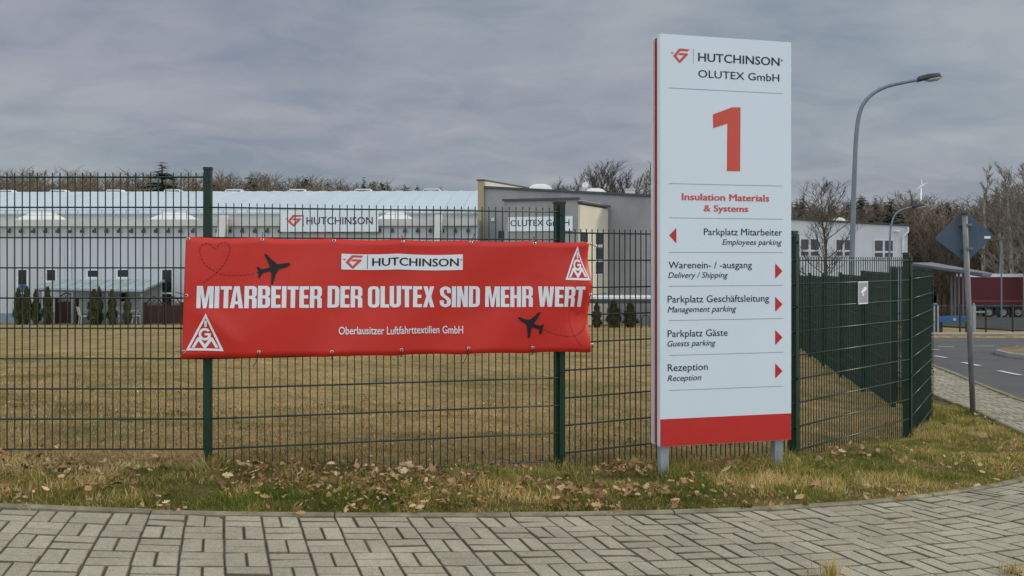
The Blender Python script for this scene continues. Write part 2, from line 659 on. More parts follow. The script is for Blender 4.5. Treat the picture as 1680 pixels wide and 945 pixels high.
M['grey_render'] = mat('grey_render', (0.27, 0.272, 0.28), 0.8, 0.20, 0.7, bump=0.05, bscale=8, stretch=(1, 1, .5))
M['cream'] = mat('cream_render', (0.50, 0.475, 0.39), 0.8, 0.06, 1.0)
M['tan'] = mat('tan_render', (0.33, 0.285, 0.185), 0.8, 0.06, 1.0)
M['dark_trim'] = mat('dark_roof_trim', (0.06, 0.065, 0.075), 0.5)
M['glass'] = mat('window_glass', (0.012, 0.018, 0.024), 0.08, 0.2, 2, spec=0.6)
M['frame'] = mat('window_frame_white', (0.60, 0.62, 0.64), 0.5)
M['blue'] = mat('blue_panel', (0.05, 0.12, 0.24), 0.5)
M['dome'] = mat('skylight_acrylic', (0.66, 0.66, 0.62), 0.3, 0.03)
M['canopy'] = mat('canopy_glass', (0.36, 0.42, 0.42), 0.3, 0.12, 1.0)
M['canopy_post'] = mat('canopy_grey', (0.22, 0.24, 0.26), 0.5)
M['lattice'] = mat('stained_wood', (0.045, 0.018, 0.014), 0.7, 0.25, 5, stretch=(8, 8, .6))
M['garden_white'] = mat('garden_white', (0.62, 0.62, 0.6), 0.5)
M['truck_red'] = mat('tarpaulin_maroon', (0.085, 0.012, 0.018), 0.5, 0.12, 0.8)
M['truck_white'] = mat('truck_white', (0.62, 0.63, 0.65), 0.5)
M['tyre'] = mat('tyre_rubber', (0.015, 0.015, 0.016), 0.8)
M['rim'] = mat('wheel_rim', (0.25, 0.24, 0.22), 0.5)
M['barrier'] = mat('barrier_blue', (0.03, 0.12, 0.30), 0.5)
M['asphalt'] = mat('asphalt', (0.068, 0.069, 0.072), 0.85, 0.16, 0.9, bump=0.25, bscale=90)
M['yard'] = mat('yard_asphalt', (0.055, 0.060, 0.058), 0.95, 0.2, 0.5, spec=0.02)
M['paint'] = mat('road_paint', (0.46, 0.46, 0.45), 0.7, 0.15, 6)
M['kerbstone'] = mat('kerb_concrete', (0.205, 0.185, 0.125), 0.9, 0.42, 6, spec=0.05, bump=0.3, bscale=60)
M['joint'] = mat('joint_sand', (0.075, 0.063, 0.042), 0.95, 0.35, 9)
M['bark'] = mat('bark_brown', (0.082, 0.066, 0.052), 0.9, 0.25, 3)
M['twig'] = mat('twig_brown', (0.135, 0.100, 0.070), 0.9, 0.25, 0.6)
M['twig_far'] = mat('twig_far', (0.165, 0.128, 0.092), 0.9, 0.35, 0.08)
M['twig_pale'] = mat('twig_pale', (0.24, 0.215, 0.175), 0.9, 0.2, 0.6)
M['birch'] = mat('birch_bark', (0.33, 0.31, 0.27), 0.85, 0.3, 3, stretch=(1, 1, 3))
M['needle'] = mat('conifer_needles', (0.030, 0.042, 0.028), 0.85, 0.4, 0.7)
M['turbine'] = mat('turbine_white', (0.75, 0.76, 0.78), 0.5)
M['hill'] = mat('wooded_hill_brown', (0.085, 0.066, 0.046), 0.95, 0.4, 0.05, bump=1.0, bscale=0.5)


# pavers: colour from a per-paver attribute, with grain and dirt
def paver_mat():
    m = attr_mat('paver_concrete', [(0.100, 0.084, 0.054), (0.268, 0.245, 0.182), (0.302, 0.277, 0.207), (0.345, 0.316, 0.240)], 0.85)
    nt = m.node_tree
    b = nt.nodes['Principled BSDF']
    src = b.inputs['Base Color'].links[0].from_socket
    t = nt.nodes.new('ShaderNodeTexCoord')
    mixes = src
    for sc, lo, hi, det in ((130, 0.72, 1.24, 3), (2.2, 0.84, 1.10, 5), (26, 0.90, 1.06, 4)):
        n = nt.nodes.new('ShaderNodeTexNoise')
        n.inputs['Scale'].default_value = sc
        n.inputs['Detail'].default_value = det
        nt.links.new(t.outputs['Object'], n.inputs[0])
        r = nt.nodes.new('ShaderNodeMapRange')
        r.inputs['From Min'].default_value = 0.3
        r.inputs['From Max'].default_value = 0.7
        r.inputs['To Min'].default_value = lo
        r.inputs['To Max'].default_value = hi
        nt.links.new(n.outputs[0], r.inputs[0])
        v = nt.nodes.new('ShaderNodeVectorMath')
        v.operation = 'SCALE'
        nt.links.new(mixes, v.inputs[0])
        nt.links.new(r.outputs[0], v.inputs['Scale'])
        mixes = v.outputs[0]
    nt.links.new(mixes, b.inputs['Base Color'])
    n = nt.nodes.new('ShaderNodeTexNoise')
    n.inputs['Scale'].default_value = 160
    nt.links.new(t.outputs['Object'], n.inputs[0])
    bp = nt.nodes.new('ShaderNodeBump')
    bp.inputs['Strength'].default_value = 0.35
    bp.inputs['Distance'].default_value = 0.004
    nt.links.new(n.outputs[0], bp.inputs['Height'])
    nt.links.new(bp.outputs[0], b.inputs['Normal'])
    return m


M['paver'] = paver_mat()


def ground_mat():
    m = bpy.data.materials.new('winter_grass_ground')
    m.use_nodes = True
    nt = m.node_tree
    b = nt.nodes['Principled BSDF']
    b.inputs['Roughness'].default_value = 0.95
    b.inputs['Specular IOR Level'].default_value = 0.1
    t = nt.nodes.new('ShaderNodeTexCoord')

    def noise(sc, det, rough=.6):
        n = nt.nodes.new('ShaderNodeTexNoise')
        n.inputs['Scale'].default_value = sc
        n.inputs['Detail'].default_value = det
        n.inputs['Roughness'].default_value = rough
        nt.links.new(t.outputs['Object'], n.inputs[0])
        return n.outputs[0]

    def ramp(fac, stops):
        r = nt.nodes.new('ShaderNodeValToRGB')
        e = r.color_ramp.elements
        e[0].position, e[0].color = stops[0][0], (*stops[0][1], 1)
        e[1].position, e[1].color = stops[-1][0], (*stops[-1][1], 1)
        for p, c in stops[1:-1]:
            k = e.new(p)
            k.color = (*c, 1)
        nt.links.new(fac, r.inputs[0])
        return r.outputs[0]

    def mix(fac, a, c, blend='MIX'):
        x = nt.nodes.new('ShaderNodeMix')
        x.data_type = 'RGBA'
        x.blend_type = blend
        if isinstance(fac, float):
            x.inputs[0].default_value = fac
        else:
            nt.links.new(fac, x.inputs[0])
        nt.links.new(a, x.inputs[6])
        nt.links.new(c, x.inputs[7])
        return x.outputs[2]

    big = noise(0.35, 6, .65)
    fine = noise(9.0, 8, .8)
    lawn = ramp(big, [(0.30, (0.18, 0.146, 0.066)), (0.5, (0.29, 0.212, 0.104)), (0.72, (0.345, 0.258, 0.13))])
    lf = ramp(fine, [(0.3, (0.42, 0.42, 0.38)), (0.5, (1.0, 1.0, 1.0)), (0.72, (1.5, 1.45, 1.35))])
    lawn = mix(1.0, lawn, lf, 'MULTIPLY')
    lm = ramp(noise(1.7, 7, .7), [(0.34, (0.52, 0.60, 0.42)), (0.5, (1.0, 0.98, 0.94)), (0.68, (1.30, 1.22, 1.12))])
    lawn = mix(1.0, lawn, lm, 'MULTIPLY')
    med = noise(2.2, 7, .7)
    verge = ramp(med, [(0.3, (0.055, 0.050, 0.016)), (0.5, (0.13, 0.108, 0.036)), (0.7, (0.23, 0.165, 0.068))])
    verge = mix(1.0, verge, lf, 'MULTIPLY')
    a = nt.nodes.new('ShaderNodeAttribute')
    a.attribute_name = 'tint'
    nt.links.new(mix(a.outputs['Fac'], lawn, verge), b.inputs['Base Color'])
    bp = nt.nodes.new('ShaderNodeBump')
    bp.inputs['Strength'].default_value = 0.8
    bp.inputs['Distance'].default_value = 0.06
    nt.links.new(noise(14, 8, .8), bp.inputs['Height'])
    nt.links.new(bp.outputs[0], b.inputs['Normal'])
    return m


M['ground'] = ground_mat()

# ------------------------------------------------------------------ plan: fence line and path edge
P = [Vector((-7.1, 6.855, 0)), Vector((-4.56, 6.855, 0)), Vector((-2.016, 6.855, 0)), Vector((0.358, 7.506, 0)), Vector((2.385, 8.70, 0)), Vector((4.03, 10.49, 0)), Vector((5.10, 12.59, 0))]
ZB = [-1.15, -1.25, -1.45, -1.60, -1.80, -1.99]      # lowest rod of each panel, P[i] -> P[i+1]
QA, QB = hit(1488, 676), hit(1318, 577)
qd = (QB - QA).to_2d().normalized()
Q = [P[6].copy()]
start = Vector((QA.x, QA.y, 0))
step = Vector((qd.x, qd.y, 0)) * 2.5
Q.append(start + step * 0.3)
for i in range(10):
    Q.append(Q[-1] + step)

edge_px = [(-700, 822), (-300, 829), (0, 838), (100, 842), (300, 849), (600, 852), (900, 851), (1200, 844), (1400, 832), (1500, 824), (1600, 808), (1680, 793), (1735, 772)]
Epts = [hit(*p) for p in edge_px]
Epts += [hit(1752, 745), hit(1680, 711), hit(1600, 674), hit(1530, 646)]
e1 = Epts[-1]
Epts += [Vector((e1.x + .95, e1.y + 5, 0)), Vector((e1.x + 1.6, e1.y + 10, 0)), Vector((e1.x + 1.8, 34.6, 0))]
Epts = [Vector((p.x, p.y, 0)) for p in Epts]
Ecurve = catmull(Epts, 12)
# arc-length resampling with outward (road side) normals
_acc = [0.0]
for i in range(1, len(Ecurve)):
    _acc.append(_acc[-1] + (Ecurve[i] - Ecurve[i - 1]).length)
ELEN = _acc[-1]
_ex = np.array([p.x for p in Ecurve])
_ey = np.array([p.y for p in Ecurve])
_sa = np.array(_acc)
_ss = np.linspace(0, ELEN, 600)
_sx = np.interp(_ss, _sa, _ex)
_sy = np.interp(_ss, _sa, _ey)
k_ = np.ones(13) / 13
_px = np.convolve(np.pad(_sx, 6, mode='reflect', reflect_type='odd'), k_, 'valid')
_py = np.convolve(np.pad(_sy, 6, mode='reflect', reflect_type='odd'), k_, 'valid')
_tx, _ty = np.gradient(_px), np.gradient(_py)
_l = np.hypot(_tx, _ty)
_tx, _ty = _tx / _l, _ty / _l


PATH_W = 1.50
S_TURN = float(_ss[np.argmin(np.hypot(_px - Epts[12].x, _py - Epts[12].y))])


def ecoord(s, t):
    """s along the path's verge-side edge, t metres towards the road -> x, y"""
    x = np.interp(s, _ss, _px)
    y = np.interp(s, _ss, _py)
    tx = np.interp(s, _ss, _tx)
    ty = np.interp(s, _ss, _ty)
    k = 1 - .24 * np.clip((s - S_TURN) / 2.5, 0, 1)      # the path narrows along the street
    t = np.where(t <= 0, t, np.where(t < PATH_W, t * k, t - PATH_W * (1 - k)))
    return x + ty * t, y - tx * t


VERGE = [(x, y) for x, y in zip(_px, _py)] + [(q.x, q.y) for q in reversed(Q)] + [(p.x, p.y) for p in reversed(P[:-1])]

# ------------------------------------------------------------------ the setting: ground, path, road
xs = np.concatenate([-np.geomspace(3000, 15, 26), np.arange(-14, 24, .3), np.geomspace(25, 3000, 26)])
ys = np.concatenate([-np.geomspace(400, 4, 10), np.arange(-3, 38, .25), np.geomspace(38.6, 5500, 40)])
gx, gy = np.meshgrid(xs, ys)
gz = terrain(gx, gy)
und = 0.022 * np.sin(gx * 1.7 + 1.1) * np.sin(gy * 2.3) + 0.015 * np.sin(gx * 4.1 - gy * 3.3)
isv = inpoly(gx.ravel(), gy.ravel(), VERGE).reshape(gx.shape)
d_near = np.min(np.hypot(gx[..., None] - _px[None, None, ::6], gy[..., None] - _py[None, None, ::6]), axis=2)
side = np.where(isv | (gy > 40), 1.0, 0.0)
gz = gz + und * np.clip((d_near - .25) / .6, 0, 1) * np.clip((30 - gy) / 10, 0, 1)
# below the paving and the road the ground lies lower
nearest = np.argmin(np.hypot(gx[..., None] - _px[None, None, :], gy[..., None] - _py[None, None, :]), axis=2)
tt = (gx - _px[nearest]) * _ty[nearest] - (gy - _py[nearest]) * _tx[nearest]
under = (tt > 0.05) & (gy < 34.4)
gz = np.where(under, gz - 0.10, gz)
gz = np.where((tt <= 0.05) & (tt > -.25) & (gy < 34), terrain(gx, gy) - .01, gz)
nx, ny = len(xs), len(ys)
idx = np.arange(nx * ny).reshape(ny, nx)
gf = np.stack([idx[:-1, :-1], idx[:-1, 1:], idx[1:, 1:], idx[1:, :-1]], -1).reshape(-1, 4)
vt = np.clip(isv.astype(float), 0, 1)
ground = np_mesh('ground', np.stack([gx, gy, gz], -1).reshape(-1, 3), gf, M['ground'], vt.ravel(), smooth=True)
tag(ground, None, None, kind='structure')


def strip(name, m, s0, s1, ds, t0, t1, dt, dz):
    ss = np.arange(s0, s1 + ds * .5, ds)
    ts = np.concatenate([np.arange(t0, min(t1, 12), dt), np.geomspace(12, t1, 14)[0:] if t1 > 12 else [t1]])
    sg, tg = np.meshgrid(ss, ts)
    x, y = ecoord(sg, tg)
    z = terrain(x, y) + dz
    idx = np.arange(x.size).reshape(x.shape)
    f = np.stack([idx[:-1, :-1], idx[:-1, 1:], idx[1:, 1:], idx[1:, :-1]], -1).reshape(-1, 4)
    o = np_mesh(name, np.stack([x, y, z], -1).reshape(-1, 3), f, m)
    tag(o, None, None, kind='structure')
    return o


strip('path_bedding', M['joint'], 0, ELEN, .08, 0, PATH_W, .05, 0.0065)
strip('road', M['asphalt'], 0, ELEN, .4, PATH_W + .12, 70, .5, -0.05)


def kerb(name, t0, t1, top, base, seg, gap, m):
    mb = MB()
    s = 0.0
    while s + seg < ELEN:
        n = 5
        vs, fs = [], []
        tilt = random.uniform(-.004, .004)
        jit = random.uniform(-.006, .006)
        for i in range(n + 1):
            q = s + gap + (seg - 2 * gap) * i / n
            for (t, h) in ((t0, base), (t0, top - .008), (t0 + .012, top), (t1 - .012, top), (t1, top - .008), (t1, base)):
                x, y = ecoord(q, t + jit)
                vs.append((float(x), float(y), T(x, y) + h + tilt * (1 if h > 0 else 0)))
        for i in range(n):
            for k in range(5):
                fs.append((i * 6 + k, (i + 1) * 6 + k, (i + 1) * 6 + k + 1, i * 6 + k + 1))
        fs.append((0, 1, 2, 3, 4, 5))
        fs.append(tuple(n * 6 + k for k in range(6)))
        mb.add(vs, fs)
        s += seg
    o = mb.build(name, m)
    tag(o, None, None, kind='structure')


kerb('path_kerb', -.066, -.004, .027, -.08, 1.0, .004, M['kerbstone'])
kerb('road_kerb', PATH_W + .004, PATH_W + .12, .030, -.2, 1.0, .004, M['kerbstone'])


def pave():
    V, Fc, Tn = [], [], []
    g = .0034
    b = .0038
    U = .2
    ns, nt_ = int(ELEN / U), int(PATH_W / U)
    r = np.random.default_rng(3)
    for i in range(ns):
        for j in range(nt_ + 1):
            if j == nt_ and PATH_W - nt_ * U < .05:
                continue
            s0, t0 = i * U, j * U
            hgt = U if j < nt_ else PATH_W - nt_ * U
            if (i + j) % 2 == 0:
                rects = [(s0, t0, s0 + U / 2, t0 + hgt), (s0 + U / 2, t0, s0 + U, t0 + hgt)]
            else:
                rects = [(s0, t0, s0 + U, t0 + hgt / 2), (s0, t0 + hgt / 2, s0 + U, t0 + hgt)]
            for (a, c, d, e) in rects:
                j1, j2 = r.normal(0, .0012, 2)
                a, d = a + g + j1, d - g + j1
                c, e = c + g + j2, e - g + j2
                h = .012 + r.normal(0, .0012)
                tl = r.normal(0, .0012, 2)
                base = len(V)
                for (dd, hh) in ((0, -.006), (0, h - b), (b, h), (b + .0045, h)):
                    for (sx, tx, q, w) in ((a + dd, c + dd, -1, -1), (d - dd, c + dd, 1, -1), (d - dd, e - dd, 1, 1), (a + dd, e - dd, -1, 1)):
                        V.append((sx, tx, hh + (tl[0] * q + tl[1] * w)))
                for k in range(4):
                    k2 = (k + 1) % 4
                    Fc.append((base + k, base + k2, base + 4 + k2, base + 4 + k))
                    Fc.append((base + 4 + k, base + 4 + k2, base + 8 + k2, base + 8 + k))
                    Fc.append((base + 8 + k, base + 8 + k2, base + 12 + k2, base + 12 + k))
                Fc.append((base + 12, base + 13, base + 14, base + 15))
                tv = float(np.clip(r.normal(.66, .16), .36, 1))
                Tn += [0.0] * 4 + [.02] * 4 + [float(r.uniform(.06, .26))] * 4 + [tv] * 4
    V = np.array(V)
    x, y = ecoord(V[:, 0] + .16 * V[:, 1], V[:, 1])
    z = terrain(x, y) + V[:, 2]
    o = np_mesh('path', np.stack([x, y, z], -1), np.array(Fc), M['paver'], np.array(Tn))
    tag(o, None, None, kind='structure')


pave()

# far side of the junction: kerb, grass strip, yard, traffic island, lane markings
fk0, fk1 = hit(1500, 554), hit(1700, 553)


def sheet(name, m, x0, x1, y0, y1, dz, nx=40, ny=20, kind='structure'):
    xs = np.linspace(x0, x1, nx)
    ys = np.linspace(y0, y1, ny)
    x, y = np.meshgrid(xs, ys)
    z = terrain(x, y) + dz
    idx = np.arange(x.size).reshape(x.shape)
    f = np.stack([idx[:-1, :-1], idx[:-1, 1:], idx[1:, 1:], idx[1:, :-1]], -1).reshape(-1, 4)
    o = np_mesh(name, np.stack([x, y, z], -1).reshape(-1, 3), f, m)
    tag(o, None, None, kind=kind)
    return o


mb = MB()
for i in range(34):
    x0 = 9.4 + i * 1.6
    z = T(x0, 34.75)
    mb.box((x0 + .01, 34.62, z - .2), (x0 + 1.59, 34.80, z + .07))
    mb.box((x0 + .01, 34.805, z - .2), (x0 + 1.59, 36.2, T(x0, 35.5) + .05))
tag(mb.build('far_kerb', mat('far_kerb_concrete', (0.27, 0.245, 0.19), .9, .2, 2, spec=.05)), None, None, kind='structure')
sheet('yard', M['yard'], 19.5, 90, 40.5, 99, .05, 60, 60)
isl = [hit(*p) for p in ((1633, 577), (1650, 573.5), (1700, 571), (1790, 571), (1850, 580), (1790, 590), (1720, 588.5), (1660, 583))]
ring = catmull([Vector((p.x, p.y, 0)) for p in isl + isl[:1]], 6)[:-1]
cx_ = sum((p for p in ring), Vector()) / len(ring)
mb, mg = MB(), MB()
n = len(ring)
vs, vg = [], []
for p in ring:
    z = T(p.x, p.y)
    q = cx_ + (p - cx_) * .955
    vs += [(p.x, p.y, z - .2), (p.x, p.y, z + .045), (q.x, q.y, z + .06), (q.x, q.y, z - .1)]
    vg.append((q.x, q.y, z + .055))
fs = []
for i in range(n):
    j = (i + 1) % n
    for k in range(3):
        fs.append((i * 4 + k, j * 4 + k, j * 4 + k + 1, i * 4 + k + 1))
mb.add(vs, fs)
tag(mb.build('traffic_island_kerb', mat('island_kerb', (0.30, 0.29, 0.26), .9, .2, 3, spec=.05)), None, None, kind='structure')
vg.append((cx_.x, cx_.y, T(cx_.x, cx_.y) + .28))
mg.add(vg, [(i, (i + 1) % n, n) for i in range(n)])
tag(mg.build('traffic_island_ground', mat('island_grass', (0.17, 0.125, 0.065), .95, .3, 1.5, bump=.6)), None, None, kind='structure')
mb = MB()
for (xa, ya, xb, yb) in ((1520, 571, 1542, 571.3), (1539, 566.5, 1565, 566.3), (1597, 565.6, 1630, 565.3), (1668, 565.3, 1700, 565), (1533, 581, 1553, 584.2), (1579.5, 591.5, 1607, 597), (1638, 605, 1675, 612.3), (1712, 620, 1760, 629)):
    a, b = hit(xa, ya), hit(xb, yb)
    d = (b - a).to_2d().normalized()
    nn = Vector((-d.y, d.x)) * .065
    L = (b - a).to_2d().length
    k = max(2, int(L / .5))
    vs = []
    for i in range(k + 1):
        p = a.lerp(b, i / k)
        for sgn in (1, -1):
            x, y = p.x + nn.x * sgn, p.y + nn.y * sgn
            vs.append((x, y, T(x, y) - .05 + .012))
    mb.add(vs, [(2 * i, 2 * i + 1, 2 * i + 3, 2 * i + 2) for i in range(k)])
tag(mb.build('road_markings', M['paint']), None, None, kind='structure')


# wooded hill far behind: closes the gaps between the trunks
def hill():
    xs = np.linspace(-420, 520, 140)
    prof = []
    for d, k in ((150, 0.0), (190, .55), (230, 1.0), (300, 1.0), (500, .2)):
        h = 6.5 + 2.2 * np.sin(xs * .021) + 1.3 * np.sin(xs * .083 + 2)
        h = h + np.where(xs < -20, -2, 0)
        prof.append(np.stack([xs, np.full_like(xs, d), -8.3 + (h + 8.0) * k], -1))
    v = np.concatenate(prof)
    nx = len(xs)
    idx = np.arange(len(v)).reshape(-1, nx)
    f = np.stack([idx[:-1, :-1], idx[:-1, 1:], idx[1:, 1:], idx[1:, :-1]], -1).reshape(-1, 4)
    tag(np_mesh('hill', v, f, M['hill'], smooth=True), None, None, kind='structure')


hill()


# ------------------------------------------------------------------ trees
def grow(seed, height, spread, trunk_r, limbs=16, subs=6, twigs=5, twig_r=.012, droop=0.0, first=.22, upright=.55, min_r=.006, last=.97, full=0.0):
    """A bare tree: returns (trunk MB, crown MB) around the origin."""
    R = random.Random(seed)
    tk, cr = MB(), MB()
    n = 9
    pts, rad = [], []
    lean = Vector((R.uniform(-.04, .04), R.uniform(-.04, .04), 0)) * height
    for i in range(n + 1):
        f = i / n
        pts.append(Vector((lean.x * f * f + R.uniform(-.012, .012) * height * f, lean.y * f * f + R.uniform(-.012, .012) * height * f, height * .93 * f)))
        rad.append(max(min_r, trunk_r * (1 - f) ** .85 + (.35 * trunk_r if i == 0 else 0)))
    k_top = min(n + 1, int(n * last) + 2)
    tk.tube(pts[:k_top], rad[:k_top], 7)

    def along(f):
        i = min(int(f * n), n - 1)
        return pts[i].lerp(pts[i + 1], f * n - i)

    def branch(p, d, L, r, seg=3, curl=.35):
        out = [p]
        d = d.normalized()
        for _ in range(seg):
            d = (d + Vector((R.uniform(-.2, .2), R.uniform(-.2, .2), curl * R.uniform(.1, .5) - droop))).normalized()
            out.append(out[-1] + d * L / seg)
        return out, d

    for i in range(limbs):
        f = first + (last - first) * (i + R.random() * .7) / limbs
        a = i * 2.4 + R.uniform(-.5, .5)
        shape = math.sin(PI * min(1, (f - first) / (1 - first) * .85 + .18)) ** .7
        L = spread * (0.45 + .55 * max(shape, full)) * R.uniform(.75, 1.1)
        d = Vector((math.cos(a), math.sin(a), upright + f * .6 + R.uniform(-.15, .15)))
        p = along(f)
        bp, _ = branch(p, d, L, 0, 4)
        r0 = max(min_r * 1.5, trunk_r * .42 * (1 - f * .6))
        cr.tube(bp, [r0, r0 * .75, r0 * .55, r0 * .35, min_r], 4, False)
        for j in range(subs):
            g = .25 + .75 * (j + R.random() * .6) / subs
            g = min(g, .99)
            k = min(int(g * 4), 3)
            q = bp[k].lerp(bp[k + 1], g * 4 - k)
            dd = (bp[k + 1] - bp[k]).normalized() + Vector((R.uniform(-1, 1), R.uniform(-1, 1), R.uniform(-.3, .9))) * .85
            L2 = L * R.uniform(.28, .5) * (1.15 - g * .5)
            sp, sd = branch(q, dd, L2, 0, 3)
            cr.tube(sp, [r0 * .38, r0 * .28, r0 * .2, min_r * .8], 3, False)
            for t in range(twigs):
                h = (t + R.random()) / twigs
                kk = min(int(h * 3), 2)
                q2 = sp[kk].lerp(sp[kk + 1], h * 3 - kk)
                d3 = sd + Vector((R.uniform(-1, 1), R.uniform(-1, 1), R.uniform(-.3, .9))) * .9
                L3 = L2 * R.uniform(.35, .75)
                d3.normalize()
                mid = q2 + d3 * L3 * .5
                end = mid + (d3 + Vector((R.uniform(-.3, .3), R.uniform(-.3, .3), .15 - droop))).normalized() * L3 * .5
                cr.tube([q2, mid, end], [twig_r, twig_r * .8, twig_r * .4], 3, False)
    V = np.array(cr.v)
    ext = np.percentile(np.hypot(V[:, 0], V[:, 1]), 97)
    kx, kz = spread / ext, height / V[:, 2].max()
    cr.v = [(a * kx, b * kx, c * kz) for a, b, c in cr.v]
    tk.v = [(a * kx, b * kx, c * kz) for a, b, c in tk.v]
    return tk, cr


def bare_tree(name, label, loc, seed, H, spread, tr, mtrunk, mcrown, group=None, **kw):
    t = thing(name, label, 'tree', loc, random.uniform(0, 6), group)
    tk, cr = grow(seed, H, spread, tr, **kw)
    tk.build('trunk', mtrunk, t, local=True, smooth=True)
    cr.build('crown', mcrown, t, local=True)
    return t


def conifer_mb(seed, H, r, whorls=30, per=12, first=.12):
    R = random.Random(seed)
    tk, cr = MB(), MB()
    tk.tube([(0, 0, 0), (0, 0, H * .5), (0, 0, H * .97)], [r * .07, r * .045, .02], 6)
    for i in range(whorls):
        f = first + (1 - first) * (i / whorls)
        z = H * f
        L = r * (1 - (f - first) / (1 - first)) ** .8 * R.uniform(.75, 1.1) + .12
        for k in range(per):
            a = 2 * PI * (k + R.random() * .7) / per + i
            l = L * R.uniform(.65, 1.1)
            d = Vector((math.cos(a), math.sin(a), 0))
            sd = Vector((-d.y, d.x, 0))
            z0 = z + R.uniform(-.03, .03) * H
            tip = d * l + Vector((0, 0, z0 - l * R.uniform(.1, .42)))
            for q in range(5):
                g0 = q / 5
                c = Vector((0, 0, z0)).lerp(tip, g0 + .12)
                w = l * .34 * (1 - g0 * .6)
                e = Vector((0, 0, z0)).lerp(tip, min(1, g0 + .42)) + Vector((0, 0, R.uniform(-.12, .06) * l))
                for s in (-1, 1):
                    cr.add([c, c + sd * s * w + Vector((0, 0, -w * R.uniform(.2, .8))) + d * w * .5, e], [(0, 1, 2)])
    return tk, cr


# the far wood: many trees of four shapes merged into one mass
def merge_copies(protos, places):
    Vs, Fs, n = [], [], 0
    for (k, loc, rz, sx, sz) in places:
        v, f = protos[k]
        c, s = math.cos(rz), math.sin(rz)
        w = np.empty_like(v)
        w[:, 0] = (v[:, 0] * c - v[:, 1] * s) * sx + loc[0]
        w[:, 1] = (v[:, 0] * s + v[:, 1] * c) * sx + loc[1]
        w[:, 2] = v[:, 2] * sz + loc[2]
        Vs.append(w)
        Fs.append(f + n)
        n += len(v)
    return np.concatenate(Vs), np.concatenate(Fs)


def tri_np(*mbs):
    V, Fc = [], []
    for mb in mbs:
        b = len(V)
        V += mb.v
        for f in mb.f:
            for i in range(1, len(f) - 1):
                Fc.append((f[0] + b, f[i] + b, f[i + 1] + b))
    return np.array(V, float), np.array(Fc, int)


wood_protos = [tri_np(*grow(20 + k, 16, 4.4 + .5 * k, .22, limbs=15, subs=6, twigs=7, twig_r=.019, min_r=.016, upright=1.25, first=.12, last=.92, full=.75)) for k in range(4)]


def top_profile(px):
    xs = [-900, -200, 0, 60, 130, 180, 230, 300, 360, 440, 520, 560, 620, 680, 720, 770, 900, 1000, 1060, 1300, 1340, 1400, 1450, 1500, 1530, 1560, 1620, 1680, 1900, 2600]
    ys_ = [270, 274, 276, 279, 277, 284, 283, 282, 279, 287, 288, 290, 300, 302, 307, 312, 314, 312, 312, 322, 325, 326, 324, 318, 318, 328, 318, 290, 285, 285]
    return float(np.interp(px, xs, ys_))


places = []
R = random.Random(5)
for row, (Y0, dn) in enumerate(((128, .0), (150, 0), (172, 0))):
    px = -700
    while px < 2350:
        sc = F / Y0
        px += R.uniform(.75, 1.8) * sc * (.8 if px < 800 else .9)
        if 800 < px < 880 and row == 0:
            continue
        Y = Y0 + R.uniform(-9, 9)
        top = top_profile(px) + R.uniform(-4, 9) + (7 if row == 0 else 0)
        if px > 1290:
            Y -= 14
        x = (px - CX) / F * Y
        zt = (HY - top) / F * Y
        zb = T(x, Y)
        H = (zt - zb)
        places.append((R.randrange(4), (x, Y, zb), R.uniform(0, 6.28), H / 16 * R.uniform(.8, 1.05) + .1, H / 16))
for _ in range(70):                                  # low scrub under the right-hand trees
    px = R.uniform(1480, 2100)
    Y = R.uniform(104, 118)
    x = (px - CX) / F * Y
    zb = T(x, Y)
    H = R.uniform(6, 11)
    places.append((R.randrange(4), (x, Y, zb), R.uniform(0, 6.28), H / 15, H / 16))
wv, wf = merge_copies(wood_protos, places)
tag(np_mesh('forest', wv, wf, M['twig_far']), 'brown leafless wood along the skyline behind the buildings', 'forest', kind='stuff')

pinesrc = [tri_np(*conifer_mb(80 + k, 14, 2.6 + .5 * k, whorls=22, per=10, first=.3)) for k in range(3)]
pines = []
for i in range(95):
    px = R.uniform(1296, 2200) if i < 70 else R.uniform(300, 760)
    Y = R.uniform(138, 185)
    top = top_profile(px) + R.uniform(-2, 12) + (2 if i < 70 else 4)
    if 1640 < px < 1760:
        top = R.uniform(326, 340)
    x = (px - CX) / F * Y
    zb = T(x, Y)
    H = (HY - top) / F * Y - zb
    pines.append((R.randrange(3), (x, Y, zb), R.uniform(0, 6.28), H / 14 * R.uniform(.8, 1.2), H / 14))
pv, pf = merge_copies(pinesrc, pines)
tag(np_mesh('pine_forest', pv, pf, M['needle']), 'dark green pines mixed through the far brown wood', 'forest', kind='stuff')

